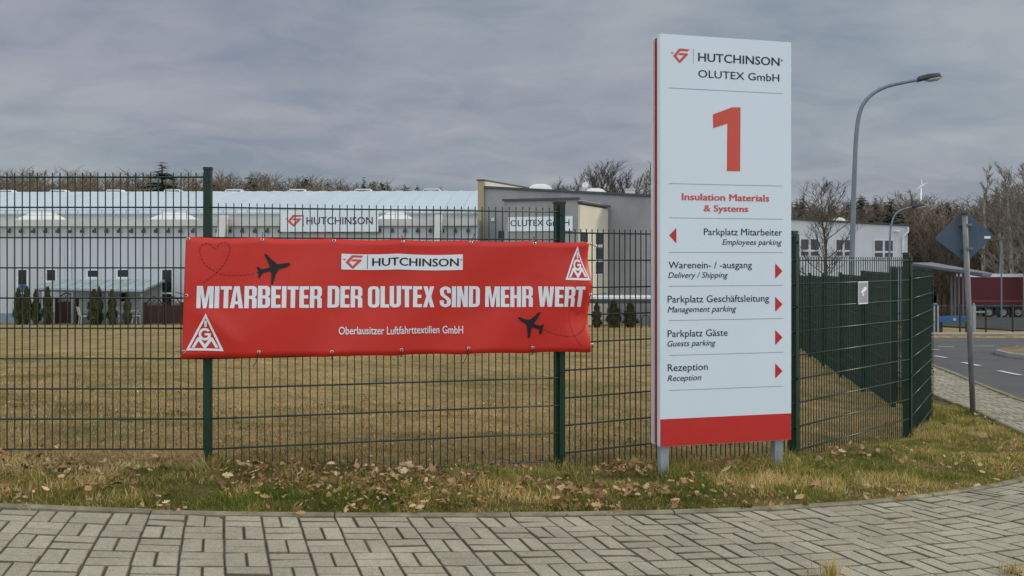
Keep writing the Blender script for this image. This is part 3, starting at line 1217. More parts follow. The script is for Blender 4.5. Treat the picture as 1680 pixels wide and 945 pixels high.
con = [conifer_mb(60 + k, 10, 2.6 + .4 * k) for k in range(3)]
con_src = None
CON = [(266, 264, 112, 1.9, 'lone dark conifer rising above the brown wood left of the tall fence post'),
       (412, 283, 150, 1.0, 'dark spruce tip between bare trees over the hall roof'),
       (503, 287, 150, .9, 'spruce over the hall roof above the wall sign with red emblem'),
       (597, 289, 150, .8, 'narrow spruce top, tallest of the row of conifers thinning out over the hall roof'),
       (613, 295, 150, .8, 'small dark conifer beside the narrow spruce top over the hall roof'),
       (626, 294, 150, .7, 'slender conifer in the middle of the dark trio over the hall roof'),
       (636, 298, 150, .8, 'low broad conifer where the wood begins to thin over the hall roof'),
       (664, 301, 155, .9, 'isolated squat conifer peeking over the pale hall roof'),
       (685, 300, 155, .5, 'thin pointed conifer peeking over the pale hall roof'),
       (723, 304, 160, .6, 'last small conifer before the gap left of the grey building'),
       (1318, 319, 130, .9, 'dark pine just right of the tall white sign'),
       (1413, 317, 130, 1.1, 'dark pine behind the curved lamp pole'),
       (1436, 319, 125, 1.1, 'broad dark pine right of the curved lamp pole'),
       (1463, 324, 112, 1.5, 'large near black conifer behind the white building corner'),
       (1555, 328, 135, 1.0, 'dark pine top between the rounded bare tree and the road sign plate'),
       (1540, 329, 135, .9, 'low dark pine top right of the wind turbine')]
cmesh = {}
for i, (px, py, Y, w, lab) in enumerate(CON):
    x = (px - CX) / F * Y
    zb = T(x, Y)
    H = (HY - py) / F * Y - zb
    k = i % 3
    t = thing('conifer', lab, 'tree', (x, Y, zb), R.uniform(0, 6), 'conifers standing in the far wood')
    if k not in cmesh:
        a = con[k][0].build('trunk', M['bark'], t, local=True)
        b = con[k][1].build('crown', M['needle'], t, local=True)
        cmesh[k] = (a, b)
    else:
        for src in cmesh[k]:
            c = src.copy()
            COL.objects.link(c)
            c.parent = t
    t.scale = (H / 10 * w, H / 10 * w, H / 10)


def px_tree(name, label, px, pybase, pytop, Y, spread_px, seed, tr, mt, mc, group=None, **kw):
    x = (px - CX) / F * Y
    zb = T(x, Y)
    H = (HY - pytop) / F * Y - zb
    return bare_tree(name, label, (x, Y, zb), seed, H, spread_px / F * Y, tr, mt, mc, group, **kw)


BK = dict(limbs=34, subs=10, twigs=9, twig_r=.0115, min_r=.009, upright=1.1, first=.25, last=.72, full=.9)
px_tree('bare_tree', 'wide round bare tree behind the satellite dish on the grey building', 985, 0, 257, 92, 52, 101, .13, M['bark'], M['bark'], 'bare trees behind the grey building', **BK)
px_tree('bare_tree', 'lower bare tree left of the round one behind the roof dome of the grey building', 928, 0, 274, 90, 46, 102, .11, M['bark'], M['bark'], 'bare trees behind the grey building', **BK)
px_tree('bare_tree', 'bare bush-topped tree between the round tree and the box vent of the grey building', 1022, 0, 276, 94, 36, 103, .10, M['bark'], M['bark'], 'bare trees behind the grey building', **BK)
px_tree('bare_tree', 'brown bare tree just left of the tall white sign', 1064, 0, 260, 96, 32, 104, .12, M['twig'], M['twig'], 'bare trees behind the grey building', limbs=30, subs=8, twigs=8, twig_r=.010, min_r=.008, upright=1.3, first=.2)
px_tree('young_tree', 'slender leafless young tree in front of the white office building', 1355, 0, 286, 40, 62, 105, .055, M['bark'], M['bark'], None, limbs=24, subs=7, twigs=6, twig_r=.0045, min_r=.004, upright=1.1, first=.30)
px_tree('bare_tree', 'rounded bare tree in front of the wind turbine', 1506, 0, 309, 118, 36, 106, .15, M['bark'], M['twig'], None, limbs=26, subs=8, twigs=6, twig_r=.014, min_r=.011, upright=.8, first=.3)
px_tree('bare_tree', 'spreading bare tree behind the loading canopy', 1540, 0, 360, 100, 48, 107, .2, M['bark'], M['bark'], None, limbs=24, subs=8, twigs=6, twig_r=.018, min_r=.012, upright=.5, first=.2)
BI = dict(limbs=34, subs=8, twigs=7, twig_r=.011, min_r=.009, upright=2.0, first=.22, last=.9, full=.55)
for (px, top, Y, sp, sd, lab) in ((1611, 270, 100, 16, 111, 'slender pale tree standing alone left of the birches above the road sign plate'),
                                  (1643, 300, 98, 26, 112, 'shortest pale birch of the group at the right edge'),
                                  (1662, 262, 96, 28, 113, 'pale birch with forked crown near the right edge'),
                                  (1684, 248, 94, 34, 114, 'tallest pale birch cut by the right edge of the photo'),
                                  (1735, 245, 96, 36, 115, 'pale birch outside the tallest one')):
    px_tree('birch_tree', lab, px, 0, top, Y, sp, sd, .14, M['birch'], M['twig_pale'], 'pale birches by the yard', **BI)

# wind turbine on the horizon
Yt = 2500
hub = at(1511, 305, Yt)
wtb = thing('wind_turbine', 'tiny white wind turbine above the treetops', 'wind turbine', (hub.x, Yt, -8))
MB().lathe((hub.x, Yt, -8), [(2.6, 0), (1.7, hub.z + 8 - 1)], 12).build('tower', M['turbine'], wtb, smooth=True)
MB().box((hub.x - 2.2, Yt - 6, hub.z - 2), (hub.x + 2.2, Yt + 6, hub.z + 2)).build('nacelle', M['turbine'], wtb)
for a in (98, 212, 31):
    a = math.radians(a)
    d = Vector((math.cos(a), 0, math.sin(a)))
    c = hub + Vector((0, -7, 0))
    MB().tube([c, c + d * 4, c + d * 17], [.9, 1.2, .3], 6).build('blade', M['turbine'], wtb)


# ------------------------------------------------------------------ production hall on the left
HR = Vector((-1.85, 55.6, 0))
rzh = math.atan2(-0.045, 1)                      # left end a little farther away
HG = -3.45
hall = thing('production_hall', 'long low white production hall with a pale ribbed roof behind the lawn', 'building', (HR.x, HR.y, HG), rzh)
hu = Vector((math.cos(rzh), math.sin(rzh), 0))
hn = Vector((-hu.y, hu.x, 0))


def hloc(px, py, dep=0.0):
    """photo pixel -> hall coordinates (x along, z up) on the plane at depth dep behind the front wall"""
    d = Vector(((px - CX) / F, 1.0, (HY - py) / F))
    o = Vector((HR.x, HR.y, 0)) + hn * dep
    t = o.dot(hn) / d.dot(hn)
    p = d * t - Vector((HR.x, HR.y, 0))
    return p.dot(hu), p.z - HG


XL = -48.0
zt = hloc(400, 371)[1]
zf = hloc(400, 360)[1]
MB().box((XL, 0, 0), (0, 9.8, zt)).build('wall', M['wall_white'], hall, local=True)
MB().box((XL - .1, -.25, zt + .002), (.0, 9.8, zf)).build('fascia', M['fascia'], hall, local=True)
MB().box((XL, -.06, 0), (0, -.003, .55)).build('plinth', mat('plinth_grey', (.22, .26, .32), .8), hall, local=True)
mb = MB()
x = XL + .7
while x < -.3:                                   # upright cladding seams
    mb.box((x, -.012, .56), (x + .03, -.002, zt - .03))
    x += 1.45
mb.build('cladding_seams', mat('seam_grey', (.46, .49, .53), .6), hall, local=True)
# upper hall and curved roof
ze = hloc(400, 348, 10)[1]
zr = hloc(400, 316.5, 24)[1]
MB().box((XL, 10, 0), (-.05, 38, ze - .02)).build('upper_wall', M['fascia'], hall, local=True)
mb = MB()
N = 14
prof = []
for i in range(N + 1):
    f = i / N
    prof.append((9.7 + f * 28.6, ze + (zr - ze) * (1 - (1 - min(1, f * 2)) ** 2 if f < .5 else 1 - (2 * f - 1) ** 2)))
vs = []
for (y, z) in prof:
    vs += [(XL, y, z), (0.0, y, z), (XL, y, z - .12), (0.0, y, z - .12)]
fs = []
for i in range(N):
    a, b = i * 4, i * 4 + 4
    fs += [(a, a + 1, b + 1, b), (a + 2, b + 2, b + 3, a + 3), (a, b, b + 2, a + 2), (a + 1, a + 3, b + 3, b + 1)]
fs += [(0, 2, 3, 1), (N * 4, N * 4 + 1, N * 4 + 3, N * 4 + 2)]
mb.add(vs, fs)
x = XL + .3
while x < -.1:
    for i in range(N // 2 + 1):
        (y0, z0), (y1, z1) = prof[i], prof[i + 1]
        mb.add([(x, y0, z0 + .002), (x + .05, y0, z0 + .002), (x + .05, y1, z1 + .002), (x, y1, z1 + .002), (x, y0, z0 + .035), (x + .05, y0, z0 + .035), (x + .05, y1, z1 + .035), (x, y1, z1 + .035)],
               [(4, 5, 6, 7), (0, 1, 5, 4), (1, 2, 6, 5), (3, 0, 4, 7)])
    x += 1.15
roof = mb.build('roof', M['roof_white'], hall, local=True)
for px in (-400, -300, -200, -90, 10, 97, 189, 284, 384, 488, 596, 709):
    u, _ = hloc(px, 313, 24)
    z = zr
    mb = MB()
    mb.box((u - .55, 23.7, z + .2), (u + .55, 24.5, z + .27))
    for s in (-.62, .55):
        mb.add([(u + s * 1.15, 23.75, z - .05), (u + s * 1.15 + .1, 23.75, z - .05), (u + s + .07, 23.75, z + .2), (u + s, 23.75, z + .2),
                (u + s * 1.15, 24.45, z - .05), (u + s * 1.15 + .1, 24.45, z - .05), (u + s + .07, 24.45, z + .2), (u + s, 24.45, z + .2)],
               [(0, 1, 2, 3), (4, 5, 6, 7), (0, 1, 5, 4), (1, 2, 6, 5), (2, 3, 7, 6), (3, 0, 4, 7)])
    mb.build('roof_vent', M['dome'], roof, local=True)
# skylights on the lower roof
for (xa, xb) in ((38, 98), (253, 318), (-180, -120), (621, 678)):
    u0, z0 = hloc(xa, 360, 4)
    u1, _ = hloc(xb, 360, 4)
    zb_, zt_ = zf, hloc(xa, 349, 4)[1]
    mb = MB()
    mb.box((u0 + .1, 3.2, zb_ + .002), (u1 - .1, 5.2, zb_ + .12))
    w = u1 - u0
    mb.add([(u0, 3, zb_ + .13), (u1, 3, zb_ + .13), (u1, 5.4, zb_ + .13), (u0, 5.4, zb_ + .13), (u0 + w * .3, 3.7, zt_), (u1 - w * .3, 3.7, zt_), (u1 - w * .3, 4.7, zt_), (u0 + w * .3, 4.7, zt_)],
           [(3, 2, 1, 0), (4, 5, 6, 7), (0, 1, 5, 4), (1, 2, 6, 5), (2, 3, 7, 6), (3, 0, 4, 7)])
    mb.build('skylight', M['dome'], hall, local=True)
mb = MB()
x = XL
while x < -.2:
    mb.box((x, -.1, zf + .003), (x + .045, -.055, zf + .5))
    x += .67
mb.box((XL, -.095, zf + .5), (-.1, -.06, zf + .535))
mb.box((XL, -.0955, zf + .24), (-.1, -.0605, zf + .265))
mb.build('railing', M['galv'], hall, local=True)
x = XL + .5
first = None
while x < -.3:
    mb = MB().box((x, -.24, zt - .36), (x + .17, -.12, zt - .2)).box((x + .06, -.12, zt - .28), (x + .1, -.002, zt - .1)) if first is None else None
    if first is None:
        first = mb.build('floodlight', M['lamp_dark'], hall, local=True)
        fx0 = x
    else:
        c = first.copy()
        COL.objects.link(c)
        c.location = (x - fx0, 0, 0)
        c.parent = hall
    x += .68
for px in (368, 717):                            # slanting white fins between wall and roof edge
    u, z = hloc(px, 366)
    mb = MB()
    mb.prism([(-.4, z - 2.6), (-.4, zf + .2), (-.9, zf + .2), (-2.0, z - 2.6)], (u, 0, 0), (0, 1, 0), (0, 0, 1), (1, 0, 0), 0, .35)
    mb.build('wall_fin', M['fascia'], hall, local=True)
u, z = hloc(116, 400)
MB().tube([(u, -.08, .1), (u, -.08, zt - .05)], .055, 8).build('downpipe', M['frame'], hall, local=True)


def window(parent, u0, u1, z0, z1, y=-.05, cols=1, rows=1, door=False, name='window', panel=None, uu=None, glassmat=None):
    """frame as the part, glass pane(s) as a sub-part; local to parent, front face towards -y"""
    f = .09
    mb = MB()
    mb.box((u0, y, z0), (u0 + f, .0, z1)).box((u1 - f, y, z0), (u1, .0, z1)).box((u0 + f, y, z1 - f), (u1 - f, .0, z1)).box((u0 + f, y, z0), (u1 - f, .0, z0 + f))
    for c in range(1, cols):
        x = u0 + (u1 - u0) * c / cols
        mb.box((x - f / 2, y, z0 + f), (x + f / 2, .0, z1 - f))
    for r in range(1, rows):
        zz = z0 + (z1 - z0) * r / rows * .8
        mb.box((u0 + f, y + .003, zz - f / 2), (u1 - f, .0, zz + f / 2))
    mb.box((u0 - .05, y - .1, z0 - .06), (u1 + .05, .0, z0 - .002))
    o = mb.build(name, M['frame'], parent, local=True)
    MB().box((u0 + f, y + .018, z0 + f), (u1 - f, y + .03, z1 - f)).build('pane', M['glass'], o, local=True)
    if panel:
        MB().box((u0 + f, y + .008, z0 + f), (u1 - f, y + .016, panel)).build('door_panel', M['blue'], o, local=True)
    return o


for (xa, xb, ya, yb, kind) in ((28, 47, 440, 528, 'door'), (75, 94, 440, 463, 'w'), (142, 164, 441, 457, 'w'), (191, 213, 440, 457, 'w'), (194, 213, 476, 497, 'w'), (264, 285, 440, 528, 'door'), (-60, -38, 440, 457, 'w'), (-140, -118, 440, 457, 'w'), (-230, -208, 440, 457, 'w')):
    u0, z1 = hloc(xa, ya)
    u1, z0 = hloc(xb, yb)
    window(hall, u0, u1, max(z0, .02), z1, -.06, 1, 1 if kind == 'w' else 3, name='door' if kind == 'door' else 'window', panel=(hloc(xa, 466)[1] if xa == 28 else None))

# board with the company name on the hall
fo = Vector((HR.x, HR.y, HG)) - hn * .42
HF = Face(fo, hu)
u0, w1 = HF.uv(460, 346)
u1, w0 = HF.uv(620.5, 380)
ws = thing('wall_sign', 'white company board with red emblem on the edge of the hall roof', 'sign', HF.pt((u0 + u1) / 2, w0))
MB().obox(HF.o, HF.u, HF.n, u0, u1, -.08, 0, w0, w1).build('board', M['sign_white'], ws)
mb = MB()
HF.text(mb, 'HUTCHINSON', 503, 611.5, 368.2, 356.2, .012, bold=.012)
mb.build('lettering', M['navy'], ws)
mb = MB()
V, Fc = logo2d()
a, b = HF.uv(468, 371.5)
_, b2 = HF.uv(468, 352.5)
HF.lay(mb, [(a + x * (b2 - b), b + y * (b2 - b)) for x, y in V], Fc, .012)
mb.build('emblem', M['logo_red'], ws)
mb = MB()
a, b = HF.uv(497.5, 371)
HF.lay(mb, [(a, b), (a + .03, b), (a + .03, b + .6), (a, b + .6)], [(0, 1, 2, 3)], .012)
mb.build('divider', M['rule'], ws)

# canopy in front of the hall
px_f = 52.2


def cpt(px, py, y):
    return at(px, py, y)


cb0, cb1 = at(98, 456, 57.2), at(274, 458, 56.6)
cf0, cf1 = at(62, 471.5, 53.4), at(236, 475, 52.9)
pg = thing('garden_canopy', 'pale glazed lean-to canopy on slim posts against the white hall', 'canopy', (cf0.x, cf0.y, T(cf0.x, cf0.y)))
mb = MB()
for i in range(8):
    a0, a1 = cf0.lerp(cf1, i / 8 + .004), cf0.lerp(cf1, (i + 1) / 8 - .004)
    b0, b1 = cb0.lerp(cb1, i / 8 + .004), cb0.lerp(cb1, (i + 1) / 8 - .004)
    d = Vector((0, 0, -.03))
    mb.add([a0, a1, b1, b0, a0 + d, a1 + d, b1 + d, b0 + d], [(0, 1, 2, 3), (7, 6, 5, 4), (0, 4, 5, 1), (1, 5, 6, 2), (2, 6, 7, 3), (3, 7, 4, 0)])
mb.build('canopy_roof', M['canopy'], pg)
mb = MB()
d = Vector((0, -.06, -.11))
mb.tube([cf0 + d, cf1 + d], .09, 4)
for i in range(9):
    mb.tube([cf0.lerp(cf1, i / 8) + Vector((0, 0, -.075)), cb0.lerp(cb1, i / 8) + Vector((0, 0, -.075))], .04, 4)
mb.build('canopy_frame', M['canopy_post'], pg)
for f in (.02, .33, .655, .985):
    p = cf0.lerp(cf1, f)
    MB().box((p.x - .06, p.y - .06, T(p.x, p.y) - .05), (p.x + .06, p.y + .06, p.z - .17)).build('canopy_post', M['canopy_post'], pg)


# columnar evergreens
def thuja_mb(seed, H, r, n=2600):
    g = np.random.default_rng(seed)
    z = g.random(n) ** .85 * H
    prof = r * np.clip(1.0 - (z / H) ** 3.2, .10, 1) * (.85 + .22 * np.sin(z * 19 + seed) + .12 * np.sin(z * 41 + 2 * seed)) * (.8 + .25 * np.minimum(1, z / H * 6))
    a = g.random(n) * 2 * PI
    rr = prof * (.55 + .45 * g.random(n) ** .4)
    c = np.stack([rr * np.cos(a), rr * np.sin(a), z], -1)
    out = np.stack([np.cos(a), np.sin(a), np.zeros(n)], -1)
    side = np.stack([-np.sin(a), np.cos(a), np.zeros(n)], -1)
    prof *= 1 + .25 * np.sin(a * 3 + z * 11)
    rr = prof * (.5 + .55 * g.random(n) ** .5)
    c = np.stack([rr * np.cos(a), rr * np.sin(a), z], -1)
    s = (.05 + .09 * g.random(n))[:, None] * (H / 1.8)
    tip = c + (np.array([0, 0, 1]) * 1.7 + out * .55 + g.normal(0, .35, (n, 3))) * s
    v = np.concatenate([c - side * s * .5, c + side * s * .5, tip]).reshape(3, n, 3).transpose(1, 0, 2).reshape(-1, 3)
    f = np.arange(3 * n).reshape(n, 3)
    return v, f, np.repeat(g.random(n), 3)


M['thuja'] = attr_mat('thuja_green', [(0.022, 0.030, 0.012), (0.052, 0.056, 0.020), (0.12, 0.10, 0.04)], .85)
TH = [(30, 55, 478, 52, .34, 'column evergreen nearest the left edge of the photo, before the blue door'),
      (44, 553, 476, 52, .36, 'column evergreen second from the left edge, close to its neighbour'),
      (59, 553, 480, 52, .30, 'column evergreen at the left front post of the glazed canopy'),
      (78, 553, 476, 52, .36, 'column evergreen inside the left bay of the glazed canopy'),
      (154, 553, 480, 51.5, .40, 'stout olive column evergreen in the middle of the canopy front'),
      (163, 553, 476, 52.3, .26, 'darker thin column evergreen tucked behind the stout olive one'),
      (184, 553, 480, 51.5, .32, 'pointed column evergreen right of the third canopy post'),
      (209, 553, 484, 51.5, .26, 'thin sparse column evergreen near the white garden furniture'),
      (979, 553, 500, 46, .30, 'dark cone evergreen half hidden by the banner end'),
      (1007, 553, 497, 46, .44, 'broad twin-tipped cone evergreen in the middle of the three by the grey building'),
      (1034, 553, 500, 46, .42, 'cone evergreen nearest the tall white sign')]
tsrc = []
for i in range(3):
    tsrc.append(thuja_mb(40 + i, 1.0, .2))
tmesh = [None] * 3
for i, (px, yb, yt, Y, r, lab) in enumerate(TH):
    x = (px - CX) / F * Y
    zb = T(x, Y)
    H = (HY - yt) / F * Y - zb
    t = thing('column_evergreen', lab, 'shrub', (x, Y, zb), i * 1.3, 'clipped column evergreens before the buildings')
    k = i % 3
    if tmesh[k] is None:
        v, f, tn = tsrc[k]
        a = np_mesh('foliage', v, f, M['thuja'], tn, t)
        b = MB().tube([(0, 0, -.05), (0, 0, .5)], [.02, .012], 5).build('trunk', M['bark'], t, local=True)
        tmesh[k] = (a, b)
    else:
        for s in tmesh[k]:
            c = s.copy()
            COL.objects.link(c)
            c.parent = t
    t.scale = (r / .2 * .66, r / .2 * .66, H)


# arched lattice screens
def lattice_screen(lab, px0, px1, ytop, Y, nb):
    a, b = at(px0, 520, Y), at(px1, 520, Y)
    zb = T(a.x, Y)
    H = (HY - ytop) / F * Y - zb
    t = thing('lattice_screen', lab, 'fence', (a.x, Y, zb), 0, 'stained wooden screens on the lawn edge')
    L = (b.x - a.x) / nb
    for i in range(nb):
        x0 = a.x + i * L
        mb = MB()
        n = max(6, int(L / .11))
        for k in range(n):
            f0 = k / n
            hgt = H - .45 + .0 * f0
            mb.box((x0 + .06 + (L - .12) * f0, Y - .015, zb + .05), (x0 + .06 + (L - .12) * (f0 + .92 / n), Y + .015, zb + hgt))
        pan = mb.build('board_panel', M['lattice'], t)
        mb = MB()
        arch = [(x0 + .05 + (L - .1) * f, H - .42 + .40 * math.sin(PI * f)) for f in np.linspace(0, 1, 13)]
        mb.tube([(x, Y, zb + z) for x, z in arch], .03, 5)
        for k in range(10):
            f = (k + .5) / 10
            x = x0 + .05 + (L - .1) * f
            h = .40 * math.sin(PI * f)
            for s in (-1, 1):
                x2 = min(max(x + s * h * .8, x0 + .05), x0 + L - .05)
                mb.tube([(x, Y + s * .006, zb + H - .43), (x2, Y + s * .006, zb + H - .43 + min(h * .9, .40 * math.sin(PI * (x2 - x0) / L)))], .012, 4)
        mb.build('lattice_arch', M['lattice'], pan)
    for i in range(nb + 1):
        x0 = a.x + i * L
        MB().box((x0 - .05, Y - .05, zb - .05), (x0 + .05, Y + .05, zb + H - .3)).build('post', M['lattice'], t)


lattice_screen('single arched dark wooden screen under the glazed canopy', 92, 127, 480, 53.8, 1)
lattice_screen('dark wooden screen of two arched bays right of the glazed canopy', 238, 299, 486, 52.2, 2)


# garden furniture under the canopy
def garden_chair(px, Y, rz, lab):
    p = at(px, 530, Y)
    t = thing('garden_chair', lab, 'chair', (p.x, Y, T(p.x, Y)), rz, 'white garden seats under the canopy')
    MB().box((-.25, -.25, .40), (.25, .25, .45)).build('seat', M['garden_white'], t, local=True)
    MB().add([(-.25, .25, .46), (.25, .25, .46), (.25, .30, .46), (-.25, .30, .46), (-.22, .36, .9), (.22, .36, .9), (.22, .40, .9), (-.22, .40, .9)],
             [(3, 2, 1, 0), (4, 5, 6, 7), (0, 1, 5, 4), (1, 2, 6, 5), (2, 3, 7, 6), (3, 0, 4, 7)]).build('backrest', M['garden_white'], t, local=True)
    for sx in (-.22, .22):
        for sy in (-.22, .24):
            MB().tube([(sx, sy, .4), (sx * 1.1, sy * 1.15, 0)], .022, 5).build('leg', M['garden_white'], t, local=True)


garden_chair(140, 53.2, 2.2, 'white garden chair standing left of the stout evergreen under the canopy')
garden_chair(188, 54.2, .5, 'white garden chair at the left end of the garden table')
garden_chair(223, 54.2, -1.0, 'white garden chair at the right end of the garden table by the last canopy post')
p = at(206, 520, 54.4)
gt = thing('garden_table', 'long white garden table under the canopy below the lower window', 'table', (p.x, p.y, T(p.x, p.y)))
MB().box((-.75, -.35, .68), (.75, .35, .72)).build('tabletop', M['garden_white'], gt, local=True)
for sx in (-.65, .65):
    for sy in (-.28, .28):
        MB().tube([(sx, sy, .68), (sx * 1.05, sy * 1.05, 0)], .025, 5).build('leg', M['garden_white'], gt, local=True)

# ------------------------------------------------------------------ grey office building in the middle (turned about 22 degrees)
u2 = Vector((.924, -.382, 0))
n2v = Vector((-.382, -.924, 0))                     # towards the viewer
GO = Vector((-1.50, 57.2, 0))
gb = thing('office_building', 'grey rendered office building with projecting block and tan end wall', 'building', (GO.x, GO.y, T(GO.x, GO.y)))
gbase = T(0, 56) - .4


def gpt(u, d, z):
    return GO + u2 * u - n2v * d + Vector((0, 0, z))


def on_plane(o, u, px, py):
    f = Face(o, u)
    a, w = f.uv(px, py)
    return a, w


# main body: mono-pitch, falling to the right
zl, zr2 = 3.98, 3.35
LEN = 9.7
mb = MB()


def slopez(u):
    return zl + (zr2 - zl) * u / LEN * 1.15


mb.add([gpt(0, 0, gbase), gpt(LEN, 0, gbase), gpt(LEN, 12, gbase), gpt(0, 12, gbase), gpt(0, 0, slopez(0)), gpt(LEN, 0, slopez(LEN)), gpt(LEN, 12, slopez(LEN)), gpt(0, 12, slopez(0))],
       [(3, 2, 1, 0), (4, 5, 6, 7), (0, 1, 5, 4), (1, 2, 6, 5), (2, 3, 7, 6), (3, 0, 4, 7)])
mb.build('wall', M['grey_render'], gb)
mb = MB()
for (d0, d1, z0, z1) in ((-.12, .3, .003, .12),):
    mb.add([gpt(.02, d0, slopez(0) + z0), gpt(LEN + .1, d0, slopez(LEN) + z0), gpt(LEN + .1, d1, slopez(LEN) + z0), gpt(.02, d1, slopez(0) + z0),
            gpt(.02, d0, slopez(0) + z1), gpt(LEN + .1, d0, slopez(LEN) + z1), gpt(LEN + .1, d1, slopez(LEN) + z1), gpt(.02, d1, slopez(0) + z1)],
           [(3, 2, 1, 0), (4, 5, 6, 7), (0, 1, 5, 4), (1, 2, 6, 5), (2, 3, 7, 6), (3, 0, 4, 7)])
mb.build('roof_edge', M['dark_trim'], gb)
MB().obox(GO, u2, -n2v, -.36, -.003, -.15, 12.2, gbase, 4.38).build('end_wall', M['tan'], gb)
MB().obox(GO, u2, -n2v, -.003, .012, .05, 11.8, 3.99, 4.375).build('parapet_lining', M['cream'], gb)
MB().obox(GO, u2, -n2v, -.42, .05, -.2, 12.25, 4.383, 4.46).build('coping', M['dark_trim'], gb)
# projecting block
BC = Vector((3.18, 50.0, 0))                        # its near right corner
bl = Face(BC, u2)
side_d = -n2v
w_, h_ = 3.85, 2.93
blk = MB().obox(BC, u2, side_d, -w_, 0, 0, 4.6, gbase, h_).build('projecting_block', M['grey_render'], gb)
MB().obox(BC, u2, side_d, -w_ - .08, .06, -.10, .25, h_ + .003, h_ + .11).build('block_coping', M['dark_trim'], blk)
# cream side wall of the block, top falling a little
mb = MB()
o = BC + u2 * .004
pA, pB = o, o + side_d * 4.6
zA, zB = (427 - 336) / F * pA.y, (427 - 343.5) / F * pB.y
e = u2 * .10
mb.add([pA + Vector((0, 0, gbase)), pB + Vector((0, 0, gbase)), pB + Vector((0, 0, zB)), pA + Vector((0, 0, zA)), pA + e + Vector((0, 0, gbase)), pB + e + Vector((0, 0, gbase)), pB + e + Vector((0, 0, zB)), pA + e + Vector((0, 0, zA))],
       [(0, 1, 2, 3), (7, 6, 5, 4), (0, 4, 5, 1), (1, 5, 6, 2), (2, 6, 7, 3), (3, 7, 4, 0)])
cw = mb.build('side_wall', M['cream'], gb)
mb = MB()
mb.obox(pA + e, side_d, u2, -.05, 4.65, -.12, .12, zB + .10, zB + .19)
mb.build('side_coping', M['dark_trim'], cw)
sf = Face(pA + e, side_d)


def swin(px0, px1, y0, y1, rows):
    a0, w1 = sf.uv(px0, y0)
    a1, w0 = sf.uv(px1, y1)
    if a1 < a0:
        a0, a1 = a1, a0
    mb = MB()
    f = .07
    mb.obox(sf.o, sf.u, sf.n, a0, a1, .0, .03, w0, w1)
    fr = mb.build('window', M['frame'], gb)
    mb = MB()
    for r in range(rows):
        z0 = w0 + (w1 - w0) * r / rows + f
        z1 = w0 + (w1 - w0) * (r + 1) / rows - f
        mb.obox(sf.o, sf.u, sf.n, a0 + f, a1 - f, .031, .042, z0, z1)
    mb.build('pane', M['glass'], fr)


swin(952, 964, 378, 420, 2)
swin(976, 988, 379, 451, 3)
# board with the company name on the block
a0, w1 = bl.uv(834.5, 356.5)
a1, w0 = bl.uv(940, 378.5)
os_ = thing('wall_sign', 'white lettered board without emblem on the grey projecting block', 'sign', bl.pt((a0 + a1) / 2, w0, .05))
MB().obox(bl.o, bl.u, bl.n, a0, a1, .01, .07, w0, w1).build('board', M['sign_white'], os_)
mb = MB()
bl.text(mb, 'OLUTEX GmbH', 838.5, 935, 371.3, 361.5, .078, bold=.012)
mb.build('lettering', M['navy'], os_)
a0, w1 = bl.uv(820, 379)
g0 = Face(GO, u2)
a0, w1 = g0.uv(819, 379)
a1, w0 = g0.uv(828, 391)
MB().obox(GO, u2, n2v, a0, a1, .002, .12, w0, w1).build('wall_vent', M['lamp_dark'], gb)
a0, w1 = g0.uv(807, 358)
a1, w0 = g0.uv(812, 363)
MB().obox(GO, u2, n2v, a0, a1, .002, .12, w0, w1).build('wall_lamp', M['frame'], gb)
# things on the roof
for (xa, xb, ya, yb, Y) in ((867, 905, 302, 314, 60), (928, 948, 312, 318, 60), (959, 993, 309, 319, 59)):
    a, b = at(xa, yb, Y), at(xb, ya, Y)
    r = (b.x - a.x) / 2
    c = Vector(((a.x + b.x) / 2, Y, a.z))
    mb = MB()
    mb.box((c.x - r, Y - r * .8, a.z - .6), (c.x + r, Y + r * .8, a.z + .08))
    h = b.z - a.z
    vs = []
    for (k, z) in ((1.0, .085), (.93, h * .45), (.7, h * .8), (.35, h)):
        vs += [(c.x - r * k, Y - r * .8 * k, a.z + z), (c.x + r * k, Y - r * .8 * k, a.z + z), (c.x + r * k, Y + r * .8 * k, a.z + z), (c.x - r * k, Y + r * .8 * k, a.z + z)]
    fs = [(i * 4 + k, i * 4 + (k + 1) % 4, i * 4 + 4 + (k + 1) % 4, i * 4 + 4 + k) for i in range(3) for k in range(4)] + [(12, 13, 14, 15)]
    mb.add(vs, fs)
    mb.build('skylight', M['dome'], gb)
a, b = at(1026, 321, 56.5), at(1041, 312, 56.5)
MB().box((a.x, 56.2, a.z - .5), (b.x, 56.8, b.z)).box((a.x - .03, 56.15, b.z + .002), (b.x + .03, 56.85, b.z + .06)).build('roof_vent', M['fascia'], gb)
c = at(960, 303.5, 61.2)
dish = thing('satellite_dish', 'white satellite dish on a mast above the grey roof', 'satellite dish', (c.x + .2, 61.4, c.z - .8))
dv = Vector((-.25, -.9, .35)).normalized()
du = dv.cross(Vector((0, 0, 1))).normalized()
dw = du.cross(dv)
vs, fs = [c - dv * .06], []
for k in range(16):
    t = 2 * PI * k / 16
    vs.append(c + (du * math.cos(t) + dw * math.sin(t)) * .19)
for k in range(16):
    vs.append(c + (du * math.cos(2 * PI * k / 16) + dw * math.sin(2 * PI * k / 16)) * .175 + dv * .012)
vs.append(c - dv * .03)
for k in range(16):
    j = (k + 1) % 16
    fs += [(0, 1 + j, 1 + k), (1 + k, 1 + j, 17 + j, 17 + k), (33, 17 + k, 17 + j)]
MB().add(vs, fs).build('reflector', M['dome'], dish)
MB().tube([c - dv * .05, c - dv * .18 + Vector((.12, 0, 0)), ], .02, 5).tube([c + Vector((.2, .12, .25)), c + Vector((.2, .12, -1.3))], .03, 6).build('mast', M['galv'], dish)
MB().tube([c + Vector((0, 0, -.15)), c + dv * .25], .012, 5).build('feed_arm', M['galv'], dish)
